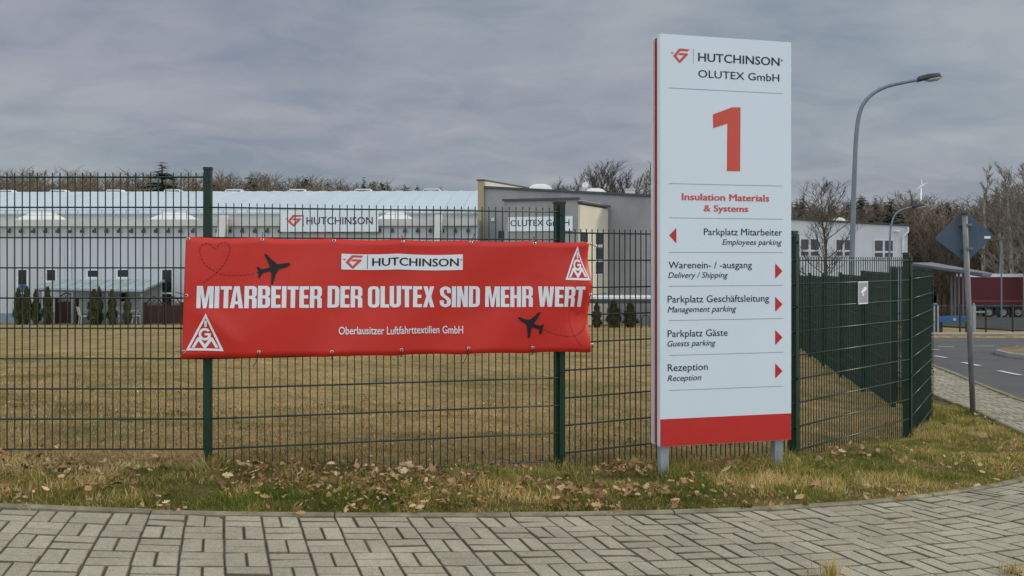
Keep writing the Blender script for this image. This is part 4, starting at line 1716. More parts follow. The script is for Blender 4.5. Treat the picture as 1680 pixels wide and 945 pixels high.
# flat entrance canopy to the right
a, b = at(968, 489, 48.5), at(1100, 489, 48.5)
ec = thing('entrance_canopy', 'flat white-edged canopy roof in front of the grey building', 'canopy', (a.x, 48.5, T(a.x, 48.5)))
MB().box((a.x, 48.5, a.z - .05), (b.x, 51.5, a.z + .04)).build('canopy_roof', M['frame'], ec)
MB().box((a.x + .05, 48.55, a.z - .26), (b.x - .05, 51.4, a.z - .053)).build('canopy_beam', M['dark_trim'], ec)
for x in (a.x + .3, a.x + 1.9, b.x - .3):
    MB().tube([(x, 48.8, T(x, 48.8) - .05), (x, 48.8, a.z - .26)], .04, 6).build('canopy_post', M['canopy_post'], ec)
p = at(1059, 551, 45.5)
zb = T(p.x, 45.5)
bk = thing('bike_stand', 'low dark hoop stand beside the tall white sign', 'bicycle stand', (p.x, 45.5, zb))
for k, dxx in enumerate((-.0, .42)):
    pts = [(p.x - .16 + dxx, 45.5, zb), (p.x - .16 + dxx, 45.5, zb + .4)] + [(p.x + dxx - .16 * math.cos(PI * i / 8), 45.5, zb + .4 + .16 * math.sin(PI * i / 8)) for i in range(1, 8)] + [(p.x + .16 + dxx, 45.5, zb + .4), (p.x + .16 + dxx, 45.5, zb)]
    MB().tube(pts, .02, 6).build('hoop', M['bolt'], bk)

# ------------------------------------------------------------------ white building on the right
WY = 62.0
wl, wr = at(1270, 359, WY), at(1489, 371, WY)
wgz = T(wl.x, WY) - .3
wb = thing('white_building', 'flat white office building with cross-barred windows behind the young tree', 'building', (wl.x, WY, wgz))
mb = MB()
mb.add([(wl.x, WY, wgz), (wr.x, WY, wgz), (wr.x, WY + 14, wgz), (wl.x, WY + 14, wgz), (wl.x, WY, wl.z), (wr.x, WY, wr.z), (wr.x, WY + 14, wr.z), (wl.x, WY + 14, wl.z)],
       [(3, 2, 1, 0), (4, 5, 6, 7), (0, 1, 5, 4), (1, 2, 6, 5), (2, 3, 7, 6), (3, 0, 4, 7)])
mb.build('wall', mat('white_render', (0.52, 0.54, 0.565), .75, .06, .8), wb)
mb = MB()
mb.add([(wl.x, WY - .12, wl.z + .003), (wr.x + .1, WY - .12, wr.z + .003), (wr.x + .1, WY + 14, wr.z + .003), (wl.x, WY + 14, wl.z + .003),
        (wl.x, WY - .12, wl.z + .09), (wr.x + .1, WY - .12, wr.z + .09), (wr.x + .1, WY + 14, wr.z + .09), (wl.x, WY + 14, wl.z + .09)],
       [(3, 2, 1, 0), (4, 5, 6, 7), (0, 1, 5, 4), (1, 2, 6, 5), (2, 3, 7, 6), (3, 0, 4, 7)])
mb.build('roof_edge', M['dark_trim'], wb)


def wwin(x0, x1, y0, y1, cols, splits):
    a, b = at(x0, y1, WY), at(x1, y0, WY)
    f = .1
    mb = MB()
    mb.box((a.x, WY - .05, a.z), (b.x, WY - .002, b.z))
    fr = mb.build('window', M['frame'], wb)
    mb = MB()
    zs = [a.z] + [a.z + (b.z - a.z) * s for s in splits] + [b.z]
    for c in range(cols):
        for r in range(len(zs) - 1):
            xa = a.x + (b.x - a.x) * c / cols
            xb = a.x + (b.x - a.x) * (c + 1) / cols
            mb.box((xa + f * .7, WY - .075, zs[r] + f * .6), (xb - f * .7, WY - .052, zs[r + 1] - f * .6))
    mb.build('pane', M['glass'], fr)


wwin(1312, 1344, 391, 421, 2, [.33])
wwin(1370, 1397, 392, 421, 2, [.33])
wwin(1433, 1466, 393, 423, 2, [.33])
wwin(1372, 1395, 463, 486, 2, [.33])
wwin(1433, 1466, 463, 490, 2, [.33])
a = at(1484, 382, WY)
MB().tube([(a.x + .15, WY - .15, wr.z - .05), (a.x + .15, WY - .15, wr.z - .35), (a.x - .12, WY - .1, wr.z - .65), (a.x - .12, WY - .1, wgz + .3)], .07, 8).build('downpipe', M['frame'], wb)
a = at(1465, 380, WY)
MB().tube([(a.x, WY - .005, a.z), (a.x + .1, WY - .2, a.z + .03), (a.x + .3, WY - .3, a.z)], [.04, .05, .09], 6).build('wall_lamp', M['frame'], wb)
a, b = at(1366, 364.5, WY + 4), at(1387, 357.5, WY + 4)
MB().box((a.x, WY + 3, a.z - .4), (b.x, WY + 5, a.z + .05)).build('skylight_kerb', M['fascia'], wb)
MB().lathe(((a.x + b.x) / 2, WY + 4, a.z + .053), [((b.x - a.x) / 2, 0), ((b.x - a.x) / 2 * .9, .12), ((b.x - a.x) / 2 * .5, .22), (.05, .25)], 14).build('skylight', M['dome'], wb, smooth=True)


# ------------------------------------------------------------------ loading canopy, trailer, barrier, far fence
lc0, lc1 = at(1490, 431, 88), at(1612, 448, 76)
lcz = T(lc0.x, 80)
lcn = thing('loading_canopy', 'long flat loading canopy on steel columns left of the maroon trailer', 'canopy', (lc1.x, lc1.y, lcz))
dd = Vector((0, 0, .20))
wid = Vector((2.6, 1.3, 0.02))
mb = MB()
mb.add([lc0 - dd, lc1 - dd, lc1 + wid * .35 - dd, lc0 + wid - dd, lc0, lc1, lc1 + wid * .35, lc0 + wid],
       [(3, 2, 1, 0), (4, 5, 6, 7), (0, 1, 5, 4), (1, 2, 6, 5), (2, 3, 7, 6), (3, 0, 4, 7)])
mb.build('canopy_roof', mat('canopy_sheet', (.15, .16, .18), .6, .25, .7), lcn)
mb = MB()
mb.add([lc0 - dd * 1.4 + Vector((0, .1, 0)), lc1 - dd * 1.4 + Vector((0, .1, 0)), lc1 + wid * .3 - dd * 1.4, lc0 + wid * .9 - dd * 1.4, lc0 - dd * 1.02 + Vector((0, .1, 0)), lc1 - dd * 1.02 + Vector((0, .1, 0)), lc1 + wid * .3 - dd * 1.02, lc0 + wid * .9 - dd * 1.02],
       [(3, 2, 1, 0), (4, 5, 6, 7), (0, 1, 5, 4), (1, 2, 6, 5), (2, 3, 7, 6), (3, 0, 4, 7)])
mb.build('canopy_beam', M['dark_trim'], lcn)
for (px, yb, Y) in ((1561, 497, 82), (1567, 499, 81), (1573, 502, 80), (1580, 505, 79), (1588, 510, 77.5)):
    x = (px - CX) / F * Y
    z = T(x, Y)
    MB().box((x - .065, Y - .065, z - .1), (x + .065, Y + .065, (HY - 441.5) / F * Y)).build('column', M['galv_dark'], lcn)

TY = 95.0
ta = at(1588, 520, TY)
tz = T(ta.x, TY)
L_ = 13.6
tr = thing('trailer', 'maroon curtain-sided truck trailer with white roof edge parked in the yard', 'trailer', (ta.x + L_ / 2, TY, tz))
x0, x1 = ta.x, ta.x + L_
MB().box((x0, TY, tz + 1.15), (x1, TY + 2.5, tz + 3.72)).build('curtain', M['truck_red'], tr)
MB().box((x0 - .02, TY - .03, tz + 3.723), (x1 + .02, TY + 2.53, tz + 4.0)).build('roof', M['truck_white'], tr)
MB().box((x0, TY - .02, tz + .95), (x1, TY + 2.52, tz + 1.147)).box((x0 + .2, TY + .5, tz + .7), (x1 - .5, TY + 2.0, tz + .945)).build('chassis', M['lamp_dark'], tr)
MB().box((x0 + .0, TY - .025, tz + 1.5), (x1, TY - .003, tz + 1.56)).build('side_stripe', mat('stripe_pink', (.25, .10, .11), .5), tr)
for k in range(14):
    xk = x0 + .5 + k * .96
    MB().box((xk, TY - .012, tz + 1.02), (xk + .05, TY - .002, tz + 1.49)).build('strap', M['lamp_dark'], tr)
MB().box((x0 + 2.6, TY + .1, tz + .35), (x0 + 3.6, TY + .7, tz + .9)).box((x0 + 9.2, TY + .1, tz + .35), (x0 + 10.6, TY + .6, tz + .9)).build('underbody_box', M['bolt'], tr)
MB().box((x0 + .6, TY + .02, tz + .45), (x0 + 2.0, TY + .1, tz + .6)).build('side_guard', M['galv'], tr)


def wheel(x):
    mb = MB()
    seg = [(.0, .50), (.32, .50)]
    n = 20
    vs, fs = [], []
    for (d, r) in ((0, .30), (0, .46), (.05, .50), (.27, .50), (.32, .46)):
        for k in range(n):
            t = 2 * PI * k / n
            vs.append((x + r * math.cos(t), TY + .03 + d, tz + .5 + r * math.sin(t)))
    for i in range(4):
        for k in range(n):
            j = (k + 1) % n
            fs.append((i * n + k, i * n + j, (i + 1) * n + j, (i + 1) * n + k))
    fs.append(tuple(4 * n + k for k in range(n)))
    mb.add(vs, fs)
    t = mb.build('wheel', M['tyre'], tr)
    MB().lathe((0, 0, 0), [(.29, 0), (.27, .03), (.12, .02), (.12, -.04)], 16)
    mb = MB()
    vs, fs = [], []
    for (d, r) in ((.0, .298), (.05, .22), (.06, .13), (-.03, .11), (-.03, .01)):
        for k in range(n):
            q = 2 * PI * k / n
            vs.append((x + r * math.cos(q), TY + .035 + d, tz + .5 + r * math.sin(q)))
    for i in range(4):
        for k in range(n):
            j = (k + 1) % n
            fs.append((i * n + k, i * n + j, (i + 1) * n + j, (i + 1) * n + k))
    mb.add(vs, fs)
    mb.build('rim', M['rim'], t)


for px in (1623, 1646.5, 1671):
    wheel((px - CX) / F * TY)

BYc = 38.6
a, b = at(1541, 519, BYc), at(1589, 528.5, BYc)
zb = T(a.x, BYc)
br = thing('height_barrier', 'low blue cross barrier on two dark legs beyond the road', 'barrier', ((a.x + b.x) / 2, BYc, zb))
MB().box((a.x, BYc - .05, b.z), (b.x, BYc + .05, a.z)).build('crossbar', M['barrier'], br)
for x in (a.x + .06, b.x - .06):
    MB().box((x - .05, BYc - .045, zb - .05), (x + .05, BYc + .045, b.z - .002)).build('leg', M['bolt'], br)
c = Vector(((a.x + b.x) / 2, BYc - .053, (a.z + b.z) / 2))
MB().tube([c, c + Vector((0, -.02, 0))], .06, 12).build('reflector', M['paint'], br)

ff = thing('wire_fence', 'low see-through wire fence on dark posts along the far side of the road', 'fence', (15.2, 37.6, T(15.2, 37.6)))
fy = 37.6
mbw = MB()
posts = [(px - CX) / F * fy for px in (1530, 1536, 1575, 1617.5, 1661.5, 1706, 1750, 1795, 1840, 1885, 1930)]
for x in posts:
    z = T(x, fy)
    MB().tube([(x, fy, z - .05), (x, fy, z + 1.05)], .035, 6).build('post', M['bolt'], ff)
for h in (.12, .55, 1.0):
    mbw.tube([(x, fy - .0, T(x, fy) + h) for x in posts], .006, 3)
x = posts[0]
while x < posts[-1]:
    z = T(x, fy)
    mbw.tube([(x, fy, z + .1), (x, fy, z + 1.0)], .0022, 3, False)
    x += .12
mbw.build('wire_mesh', M['galv_dark'], ff)
# steel gate posts by the blue barrier
for (px, lab) in ((1533.5, 'thick grey gate post left of the blue barrier'), (1597, 'slim grey gate post right of the blue barrier')):
    p = at(px, 545, 38.2)
    z = T(p.x, 38.2)
    w = .11 if px < 1560 else .05
    t = thing('gate_post', lab, 'post', (p.x, 38.2, z), 0, 'grey steel gate posts')
    MB().box((p.x - w, 38.1, z - .05), (p.x + w, 38.3, z + 1.0)).build('shaft', M['galv'], t)
    MB().lathe((p.x, 38.2, z + 1.003), [(w * 1.2, 0), (w * 1.2, .03), (w * .4, .09)], 10).build('cap', M['galv_dark'], t)


# ------------------------------------------------------------------ street lamps
def street_lamp(lab, pts_px, Y, r0, r1, head, base_px, scale):
    base = at(base_px, 0, Y)
    zb = T(base.x, Y)
    t = thing('street_lamp', lab, 'street lamp', (base.x, Y, zb))
    pts = [Vector((base.x, Y, zb))] + [at(px, py, Y) for px, py in pts_px]
    pts = catmull(pts, 6)
    n = len(pts)
    MB().tube(pts, [r0 + (r1 - r0) * (i / (n - 1)) for i in range(n)], 12).build('pole', M['lamp_pole'], t, smooth=True)
    (hx0, hy0), (hx1, hy1) = head
    p, q = at(hx0, hy0, Y), at(hx1, hy1, Y)
    d = (q - p)
    L = d.length
    d.normalize()
    up = Vector((0, 0, 1))
    up = (up - d * up.dot(d)).normalized()
    sd = d.cross(up)

    def body(secs, n=14):
        vs, fs = [], []
        for (f, w, hb, ht) in secs:
            for k in range(n):
                a = 2 * PI * k / n
                h = ht if math.sin(a) > 0 else hb
                vs.append(p + d * L * f + sd * w * math.cos(a) + up * h * math.sin(a))
        for i in range(len(secs) - 1):
            for k in range(n):
                j = (k + 1) % n
                fs.append((i * n + k, i * n + j, (i + 1) * n + j, (i + 1) * n + k))
        fs.append(tuple(range(n)))
        fs.append(tuple((len(secs) - 1) * n + k for k in range(n)))
        return MB().add(vs, fs)
    s = scale
    hd = body([(0, .07 * s, .06 * s, .06 * s), (.1, .10 * s, .05 * s, .10 * s), (.45, .14 * s, .03 * s, .13 * s), (.85, .13 * s, .02 * s, .11 * s), (1.0, .05 * s, .01 * s, .05 * s)]).build('lamp_head', M['lamp_dark'], t, smooth=True)
    body([(.3, .06 * s, .06 * s, -.012 * s), (.45, .12 * s, .10 * s, -.012 * s), (.8, .12 * s, .10 * s, -.012 * s), (.97, .05 * s, .04 * s, -.012 * s)]).build('lens', M['lamp_lens'], hd, smooth=True)


street_lamp('tall grey street lamp with curved arm beside the white sign', [(1398, 430), (1400, 340), (1403, 262), (1406, 212), (1413, 178), (1428, 157), (1452, 143), (1480, 136), (1507, 131)], 28, .075, .04, ((1505, 131.5), (1546, 125)), 1396, 1.0)
street_lamp('distant small street lamp with curved arm before the white building corner', [(1459, 430), (1460, 395), (1462, 370), (1469, 352), (1480, 344), (1497, 339.5)], 60, .06, .045, ((1496, 339.8), (1519, 337)), 1458, 1.5)
p = at(1643, 392, 92)
t = thing('slim_mast', 'thin pale mast standing before the birches above the trailer', 'pole', (p.x, 92, T(p.x, 92)))
MB().tube([(p.x, 92, T(p.x, 92)), (p.x, 92, p.z)], [.075, .06], 8).build('shaft', M['lamp_pole'], t)
MB().box((p.x - .22, 91.8, p.z + .002), (p.x + .22, 92.3, p.z + .14)).build('lamp_head', M['galv_dark'], t)

# ------------------------------------------------------------------ diamond road sign seen from behind
rp = hit(1597, 681)
rs = thing('road_sign', 'diamond-shaped road sign seen from its dark blue-grey back on a leaning pole', 'road sign', (rp.x, rp.y, rp.z))
top = at(1582.5, 353, rp.y - .06)
MB().tube([(rp.x, rp.y, rp.z - .1), rp.lerp(top, .5), top], .034, 14).build('pole', M['galv_pole'], rs, smooth=True)
pl = [at(1583, 344, rp.y), at(1633, 386.5, rp.y), at(1586.5, 431, rp.y), at(1535, 391, rp.y)]
cc = sum(pl, Vector()) / 4
mb = MB()
fr_, bk_ = [], []
rnd = []
for i in range(4):
    a, b, c = pl[i - 1], pl[i], pl[(i + 1) % 4]
    rnd += [b.lerp(a, .06), b.lerp(a, .02).lerp(b.lerp(c, .02), .5), b.lerp(c, .06)]
n = len(rnd)
offv = Vector((0, .028, 0))
th = Vector((0, .006, 0))
vs = [q + offv for q in rnd] + [q + offv + th for q in rnd]
mb.add(vs, [tuple(range(n))[::-1], tuple(range(n, 2 * n))] + [(i, (i + 1) % n, (i + 1) % n + n, i + n) for i in range(n)])
pb = mb.build('sign_plate', M['plate_back'], rs)
mb = MB()
a, b = at(1615, 387.5, rp.y + .02), at(1625, 391.5, rp.y + .02)
mb.box((a.x, rp.y + .02, b.z), (b.x, rp.y + .026, a.z))
mb.build('sticker', M['bwhite'], pb)
for py in (369, 408):
    q = at(1583.5 + (py - 355) * .045, py, rp.y)
    MB().box((q.x - .07, rp.y - .02, q.z - .012), (q.x + .07, rp.y + .027, q.z + .012)).tube([(q.x, rp.y - .055, q.z - .013), (q.x, rp.y - .055, q.z + .013)], .052, 12).build('clamp', M['galv_dark'], rs)
MB().tube([top, top + Vector((0, 0, .03))], .042, 14).build('cap', M['bolt'], rs)


# ------------------------------------------------------------------ the green mesh fence
fence = thing('mesh_fence', 'dark green welded mesh fence that steps down beside the path and turns along the street', 'fence', (P[2].x, P[2].y, T(P[2].x, P[2].y)))


def fence_panel(a, b, zb, n=10, rod=.0031):
    a, b = Vector((a.x, a.y, 0)), Vector((b.x, b.y, 0))
    d = (b - a)
    L = d.length
    d.normalize()
    nn = Vector((d.y, -d.x, 0))
    mb = MB()
    u = .02
    w = rod
    while u < L - .01:
        mb.obox(a, d, nn, u - w, u + w, -w, w, zb - .004, zb + .2 * (n - 1) + .03)
        u += .05
    for i in range(n):
        z = zb + .2 * i
        for s in (-1, 1):
            q = a + nn * (s * .0075) + Vector((0, 0, z))
            mb.tube([q, q + d * L], .0050, 8)
    o = mb.build('mesh_panel', M['fence'], fence)
    o.data.polygons.foreach_set('use_smooth', [len(p.vertices) == 4 and abs(p.normal.dot(d)) < .1 and p.area < .1 and max((o.data.vertices[p.vertices[0]].co - o.data.vertices[p.vertices[1]].co).length, (o.data.vertices[p.vertices[1]].co - o.data.vertices[p.vertices[2]].co).length) > L * .9 for p in o.data.polygons])
    return o


def fence_post(p, d, z0, z1, wd=.052, boltz=()):
    d = Vector((d.x, d.y, 0)).normalized()
    nn = Vector((d.y, -d.x, 0))
    o = Vector((p.x, p.y, 0)) - nn * .035
    mb = MB()
    b = .006
    for (i, k) in ((0, 0),):
        mb.prism([(-wd / 2 + b, -.03), (wd / 2 - b, -.03), (wd / 2, -.03 + b), (wd / 2, .03 - b), (wd / 2 - b, .03), (-wd / 2 + b, .03), (-wd / 2, .03 - b), (-wd / 2, -.03 + b)],
                 o + Vector((0, 0, z0)), d, nn, Vector((0, 0, 1)), 0, z1 - z0)
    po = mb.build('fence_post', M['post'], fence)
    MB().obox(o, d, nn, -wd / 2 - .003, wd / 2 + .003, -.033, .033, z1 + .001, z1 + .018).build('cap', M['bolt'], po)
    MB().obox(o, d, nn, -.021, .021, .046, .052, z0 + .18, z1 - .01).build('cover_strip', M['post'], po)
    for z in boltz:
        q = o + nn * .053 + Vector((0, 0, z))
        MB().tube([q, q + nn * .009], .010, 8).build('bolt', M['bolt'], po)


def dirn(i, L):
    a = L[max(i - 1, 0)]
    b = L[min(i + 1, len(L) - 1)]
    return b - a


for i in range(6):
    fence_panel(P[i], P[i + 1], ZB[i])
tops = [.75, .75, .60, .41, .23, .06, -.13]
for i in range(0, 7):
    z1 = tops[i]
    wdt = (.052, .052, .052, .072, .075, .075, .06)[i]
    fence_post(P[i], dirn(i, P), T(P[i].x, P[i].y) - .15, z1, wdt, (z1 - .08, z1 - .62, z1 - 1.22, z1 - 1.82))
for i in range(len(Q) - 1):
    a, b = Q[i], Q[i + 1]
    zb = (T(a.x, a.y) + T(b.x, b.y)) / 2 + .04
    fence_panel(a, b, zb, rod=.004)
    if i > 0:
        fence_post(a, dirn(i, Q), T(a.x, a.y) - .1, zb + 1.9, .06)
fence_post(Q[-1], dirn(len(Q) - 1, Q), T(Q[-1].x, Q[-1].y) - .1, T(Q[-1].x, Q[-1].y) + 1.9, .06)

# small camera notice hung on the fence
f4 = Face(Vector((P[4].x, P[4].y, 0)), P[5] - P[4])
a0, w1 = f4.uv(1404.5, 462)
a1, w0 = f4.uv(1420, 498)
np_ = thing('notice_plate', 'small pale notice with a white camera pictogram hung on the fence corner panel', 'sign', f4.pt((a0 + a1) / 2, w0, .02))
MB().obox(f4.o, f4.u, f4.n, a0, a1, .016, .022, w0, w1).build('plate', mat('notice_grey', (.26, .27, .31), .5, .1), np_)
mb = MB()
W = a1 - a0
H = w1 - w0
fr = .045
f4.lay(mb, [(a0, w0), (a1, w0), (a1, w0 + W * fr), (a0, w0 + W * fr)], [(0, 1, 2, 3)], .0235)
f4.lay(mb, [(a0, w1 - W * fr), (a1, w1 - W * fr), (a1, w1), (a0, w1)], [(0, 1, 2, 3)], .0235)
f4.lay(mb, [(a0, w0 + W * fr), (a0 + W * fr, w0 + W * fr), (a0 + W * fr, w1 - W * fr), (a0, w1 - W * fr)], [(0, 1, 2, 3)], .0235)
f4.lay(mb, [(a1 - W * fr, w0 + W * fr), (a1, w0 + W * fr), (a1, w1 - W * fr), (a1 - W * fr, w1 - W * fr)], [(0, 1, 2, 3)], .0235)
mb.build('border', M['bwhite'], np_)
mb = MB()
V, Fc = fill2d([([(.28, .52), (.40, .50), (.72, .60), (.88, .70), (.84, .80), (.60, .78), (.46, .68), (.30, .62)], []), ([(.42, .38), (.56, .38), (.60, .49), (.42, .485)], [])])
f4.lay(mb, [(a0 + x * W, w0 + y * H * .95) for x, y in V], Fc, .0235)
mb.build('pictogram', M['bwhite'], np_)


# ------------------------------------------------------------------ the red banner
bu = (P[3] - P[2]).normalized()
BF = Face(Vector((P[2].x, P[2].y, 0)) + Vector((bu.y, -bu.x, 0)) * .075, bu)
c_tl, c_tr, c_bl, c_br = BF.uv(305, 386.5), BF.uv(970, 395.5), BF.uv(298, 584.5), BF.uv(972, 574)
BL_ = (c_tl[0] + c_bl[0]) / 2
BW = (c_tr[0] + c_br[0]) / 2 - BL_
BH = .805
TOPZ = (c_tl[1] + c_tr[1]) / 2


def bdisp(a, b):
    """banner sheet: a in metres from its left edge, b metres up from its lower edge -> (du, dw, depth)"""
    f, g = a / BW, b / BH
    sag = -.010 * abs(math.sin(PI * f * 6)) * g - .0
    low = .008 * abs(math.sin(PI * f * 6 + .2)) * (1 - g)
    skew = (c_tl[1] - TOPZ) + (c_tr[1] - c_tl[1]) * f
    side = (c_tl[0] - BL_) * g + (c_bl[0] - BL_) * (1 - g)
    side *= (1 - f) ** 2
    edge = max(0, (f - .9) / .1)
    dep = .010 * math.sin(a * 2.3 + b * 3.0) + .004 * math.sin(a * 7.1 - b * 9)
    # a crease running from the slogan's first letters down to the second lower eyelet
    d = (a - .14) * .72 + (b - .30) * .70
    along = (a - .14) * .70 - (b - .30) * .72
    if -.10 < along < .36:
        dep += .020 * math.exp(-(d / .038) ** 2) * min(1, (along + .10) / .12) * min(1, (.36 - along) / .18)
    dep += .016 * math.exp(-((f - .93) / .02) ** 2) * (.5 + .5 * math.sin(b * 7)) * 1.0
    dep += edge * (.018 * math.sin(b * 15 + .6) - .02 * edge)
    du = edge * .008 * math.sin(b * 14 + 1.5)
    dep += .012 * (1 - g) ** 2 * math.sin(PI * f * 6 + .4) * .6
    return side + du, sag + low + skew, dep


CELL = .04


def bmap(a, b, off):
    du, dw, dep = bdisp(a, b)
    return BF.pt(BL_ + a + du, TOPZ - BH + b + dw, dep + off)


def blay(name, m, V, Fc, parent, off=.0042):
    """lay a flat printed shape on the banner: cut it along the sheet's own grid, then bend it with the sheet"""
    bm = bmesh.new()
    vv = [bm.verts.new((p[0], p[1], 0)) for p in V]
    for f in Fc:
        try:
            bm.faces.new([vv[i] for i in f])
        except ValueError:
            pass
    xs = [v.co.x for v in bm.verts]
    ys = [v.co.y for v in bm.verts]
    k = math.floor(min(xs) / CELL)
    while k * CELL < max(xs):
        bmesh.ops.bisect_plane(bm, geom=bm.verts[:] + bm.edges[:] + bm.faces[:], plane_co=(k * CELL, 0, 0), plane_no=(1, 0, 0))
        k += 1
    k = math.floor(min(ys) / CELL)
    while k * CELL < max(ys):
        bmesh.ops.bisect_plane(bm, geom=bm.verts[:] + bm.edges[:] + bm.faces[:], plane_co=(0, k * CELL, 0), plane_no=(0, 1, 0))
        k += 1
    bmesh.ops.triangulate(bm, faces=bm.faces[:])
    mb = MB()
    bm.verts.ensure_lookup_table()
    for i, v in enumerate(bm.verts):
        v.index = i

    def bil(a, b):
        i, j = math.floor(a / CELL + 1e-6), math.floor(b / CELL + 1e-6)
        fx, fy = a / CELL - i, b / CELL - j
        p = [bmap((i + q) * CELL, (j + r) * CELL, off) for r in (0, 1) for q in (0, 1)]
        return p[0].lerp(p[1], fx).lerp(p[2].lerp(p[3], fx), fy)
    mb.add([bil(v.co.x, v.co.y) for v in bm.verts], [tuple(v.index for v in f.verts) for f in bm.faces])
    bm.free()
    return mb.build(name, m, parent)


banner = thing('banner', 'red vinyl banner with white slogan and black aeroplanes tied to the mesh fence', 'banner', BF.pt(BL_ + BW / 2, TOPZ - BH))
mb = MB()
nu, nw = int(round(BW / CELL)), int(round(BH / CELL))
BW = nu * CELL
BH2 = nw * CELL
vs, fs = [], []
for j in range(nw + 1):
    for i in range(nu + 1):
        vs.append(bmap(i * CELL, j * CELL, 0))
nv = len(vs)
for j in range(nw + 1):
    for i in range(nu + 1):
        vs.append(bmap(i * CELL, j * CELL, -.0012))
for j in range(nw):
    for i in range(nu):
        q = [j * (nu + 1) + i, j * (nu + 1) + i + 1, (j + 1) * (nu + 1) + i + 1, (j + 1) * (nu + 1) + i]
        fs.append(tuple(q))
        fs.append(tuple(k + nv for k in q[::-1]))
rim = [i for i in range(nu + 1)] + [j * (nu + 1) + nu for j in range(1, nw + 1)] + [nw * (nu + 1) + i for i in range(nu - 1, -1, -1)] + [j * (nu + 1) for j in range(nw - 1, 0, -1)]
for k in range(len(rim)):
    a, b = rim[k], rim[(k + 1) % len(rim)]
    fs.append((a, a + nv, b + nv, b))
mb.add(vs, fs)
cloth = mb.build('banner_sheet', M['banner'], banner, smooth=True)


def bpx(px, py):
    """photo pixel -> sheet coordinates, undoing the sheet's own skew"""
    u, w = BF.uv(px, py)
    a = u - BL_
    b = w - (TOPZ - BH)
    for _ in range(4):
        du, dw, dep = bdisp(a, b)
        a, b = u - BL_ - du, w - (TOPZ - BH) - dw
    return a, b


def btext(name, m, layers, xl, xr, yb, yc, parent, off=.0042):
    a0, b0 = bpx(xl, yb)
    a1, _ = bpx(xr, yb - 4 if xr > 900 else yb)
    _, bc = bpx(xl, yc)
    wd = np.max(layers[0][0][:, 0])
    outs = []
    for i, (V, Fc) in enumerate(layers):
        outs.append(blay(name, m, [(a0 + p[0] / wd * (a1 - a0), b0 + p[1] * (bc - b0)) for p in V], Fc, parent, off + .0003 * i))
    return outs


def join_parts(objs):
    """fold several just-built meshes into the first"""
    me = objs[0].data
    bm = bmesh.new()
    for o in objs:
        bm.from_mesh(o.data)
    bm.to_mesh(me)
    bm.free()
    for o in objs[1:]:
        bpy.data.objects.remove(o)
    return objs[0]


V, Fc, wd = heavy2d('MITARBEITER DER OLUTEX SIND MEHR WERT')
btext('slogan_lettering', M['bwhite'], [(V, Fc)], 322, 958, 505.5, 469, banner)
join_parts(btext('caption_lettering', M['bwhite'], font2d('Oberlausitzer Luftfahrttextilien GmbH', bold=.02), 555.5, 760, 548.8, 536.3, banner))
a0, b0 = bpx(560, 442)
a1, b1 = bpx(759, 417.2)
plate = blay('company_plate', M['bwhite'], [(a0, b0), (a1, b0), (a1, b1), (a0, b1)], [(0, 1, 2, 3)], banner)
join_parts(btext('plate_lettering', M['navy'], font2d('HUTCHINSON', bold=.03), 611, 752, 436.2, 423.6, plate, .0056))
btext('plate_registered', M['navy'], font2d('®'), 754.5, 758, 428, 425, plate, .0056)
V, Fc = logo2d()
la, lb = bpx(562, 440.3)
_, lt = bpx(562, 417.8)
blay('plate_emblem', M['logo_red'], [(la + x * (lt - lb), lb + y * (lt - lb)) for x, y in V], Fc, plate, .0056)
da, db = bpx(602.3, 441.5)
blay('plate_divider', M['navy'], [(da, db), (da + .004, db), (da + .004, b1 - .004), (da, b1 - .004)], [(0, 1, 2, 3)], plate, .0056)


def poly_px(name, m, polys, sc, ox, oy, parent, off=.0042):
    out = []
    for outer, holes in polys:
        out.append(([bpx(ox + x / sc, oy + y / sc) for x, y in outer], [[bpx(ox + x / sc, oy + y / sc) for x, y in h] for h in holes]))
    V, Fc = fill2d(out)
    return blay(name, m, V, Fc, parent, off)


poly_px('aeroplane_silhouette', M['bblack'], [([(775, 210), (768, 226), (735, 238), (690, 250), (668, 290), (648, 360), (633, 358), (640, 290), (632, 264), (577, 277), (553, 315), (542, 310), (546, 282), (534, 272), (544, 262), (530, 232), (545, 230), (568, 250), (630, 236), (605, 180), (586, 142), (600, 136), (635, 172), (682, 214), (735, 205), (765, 203)], [])], 4.395, 300, 385, banner)
poly_px('aeroplane_silhouette', M['bblack'], [([(87, 640), (90, 631), (104, 631), (140, 646), (172, 650), (195, 636), (248, 590), (256, 596), (226, 650), (207, 680), (250, 695), (286, 684), (273, 711), (274, 727), (262, 758), (248, 755), (246, 722), (192, 706), (178, 786), (165, 786), (155, 690), (112, 662)], [])], 4.5, 830, 380, banner)


def emblem(ox, oy, sx, sy):
    """triangle emblem; local 0..273 by 0..271"""
    q = lambda pts: [(ox + x * sx, oy + y * sy) for x, y in pts]
    polys = [(q([(143, 0), (273, 271), (0, 267)]), [q([(143, 34), (247, 254), (27, 250)])]),
             (q([(134, 52), (151, 52), (151, 97), (134, 97)]), []),
             (q([(40, 246), (84, 172), (98, 172), (137, 222), (178, 172), (192, 172), (236, 246), (213, 246), (184, 198), (144, 250), (130, 250), (92, 198), (63, 246)]), [])]
    g = [(137 + 45 * math.cos(math.radians(t)), 150 - 45 * math.sin(math.radians(t))) for t in np.linspace(38, 335, 22)]
    g2 = [(137 + 27 * math.cos(math.radians(t)), 150 - 27 * math.sin(math.radians(t))) for t in np.linspace(322, 38, 20)]
    polys.append((q(g + [(182, 142), (136, 142), (136, 158), (160, 158)] + g2), []))
    return polys


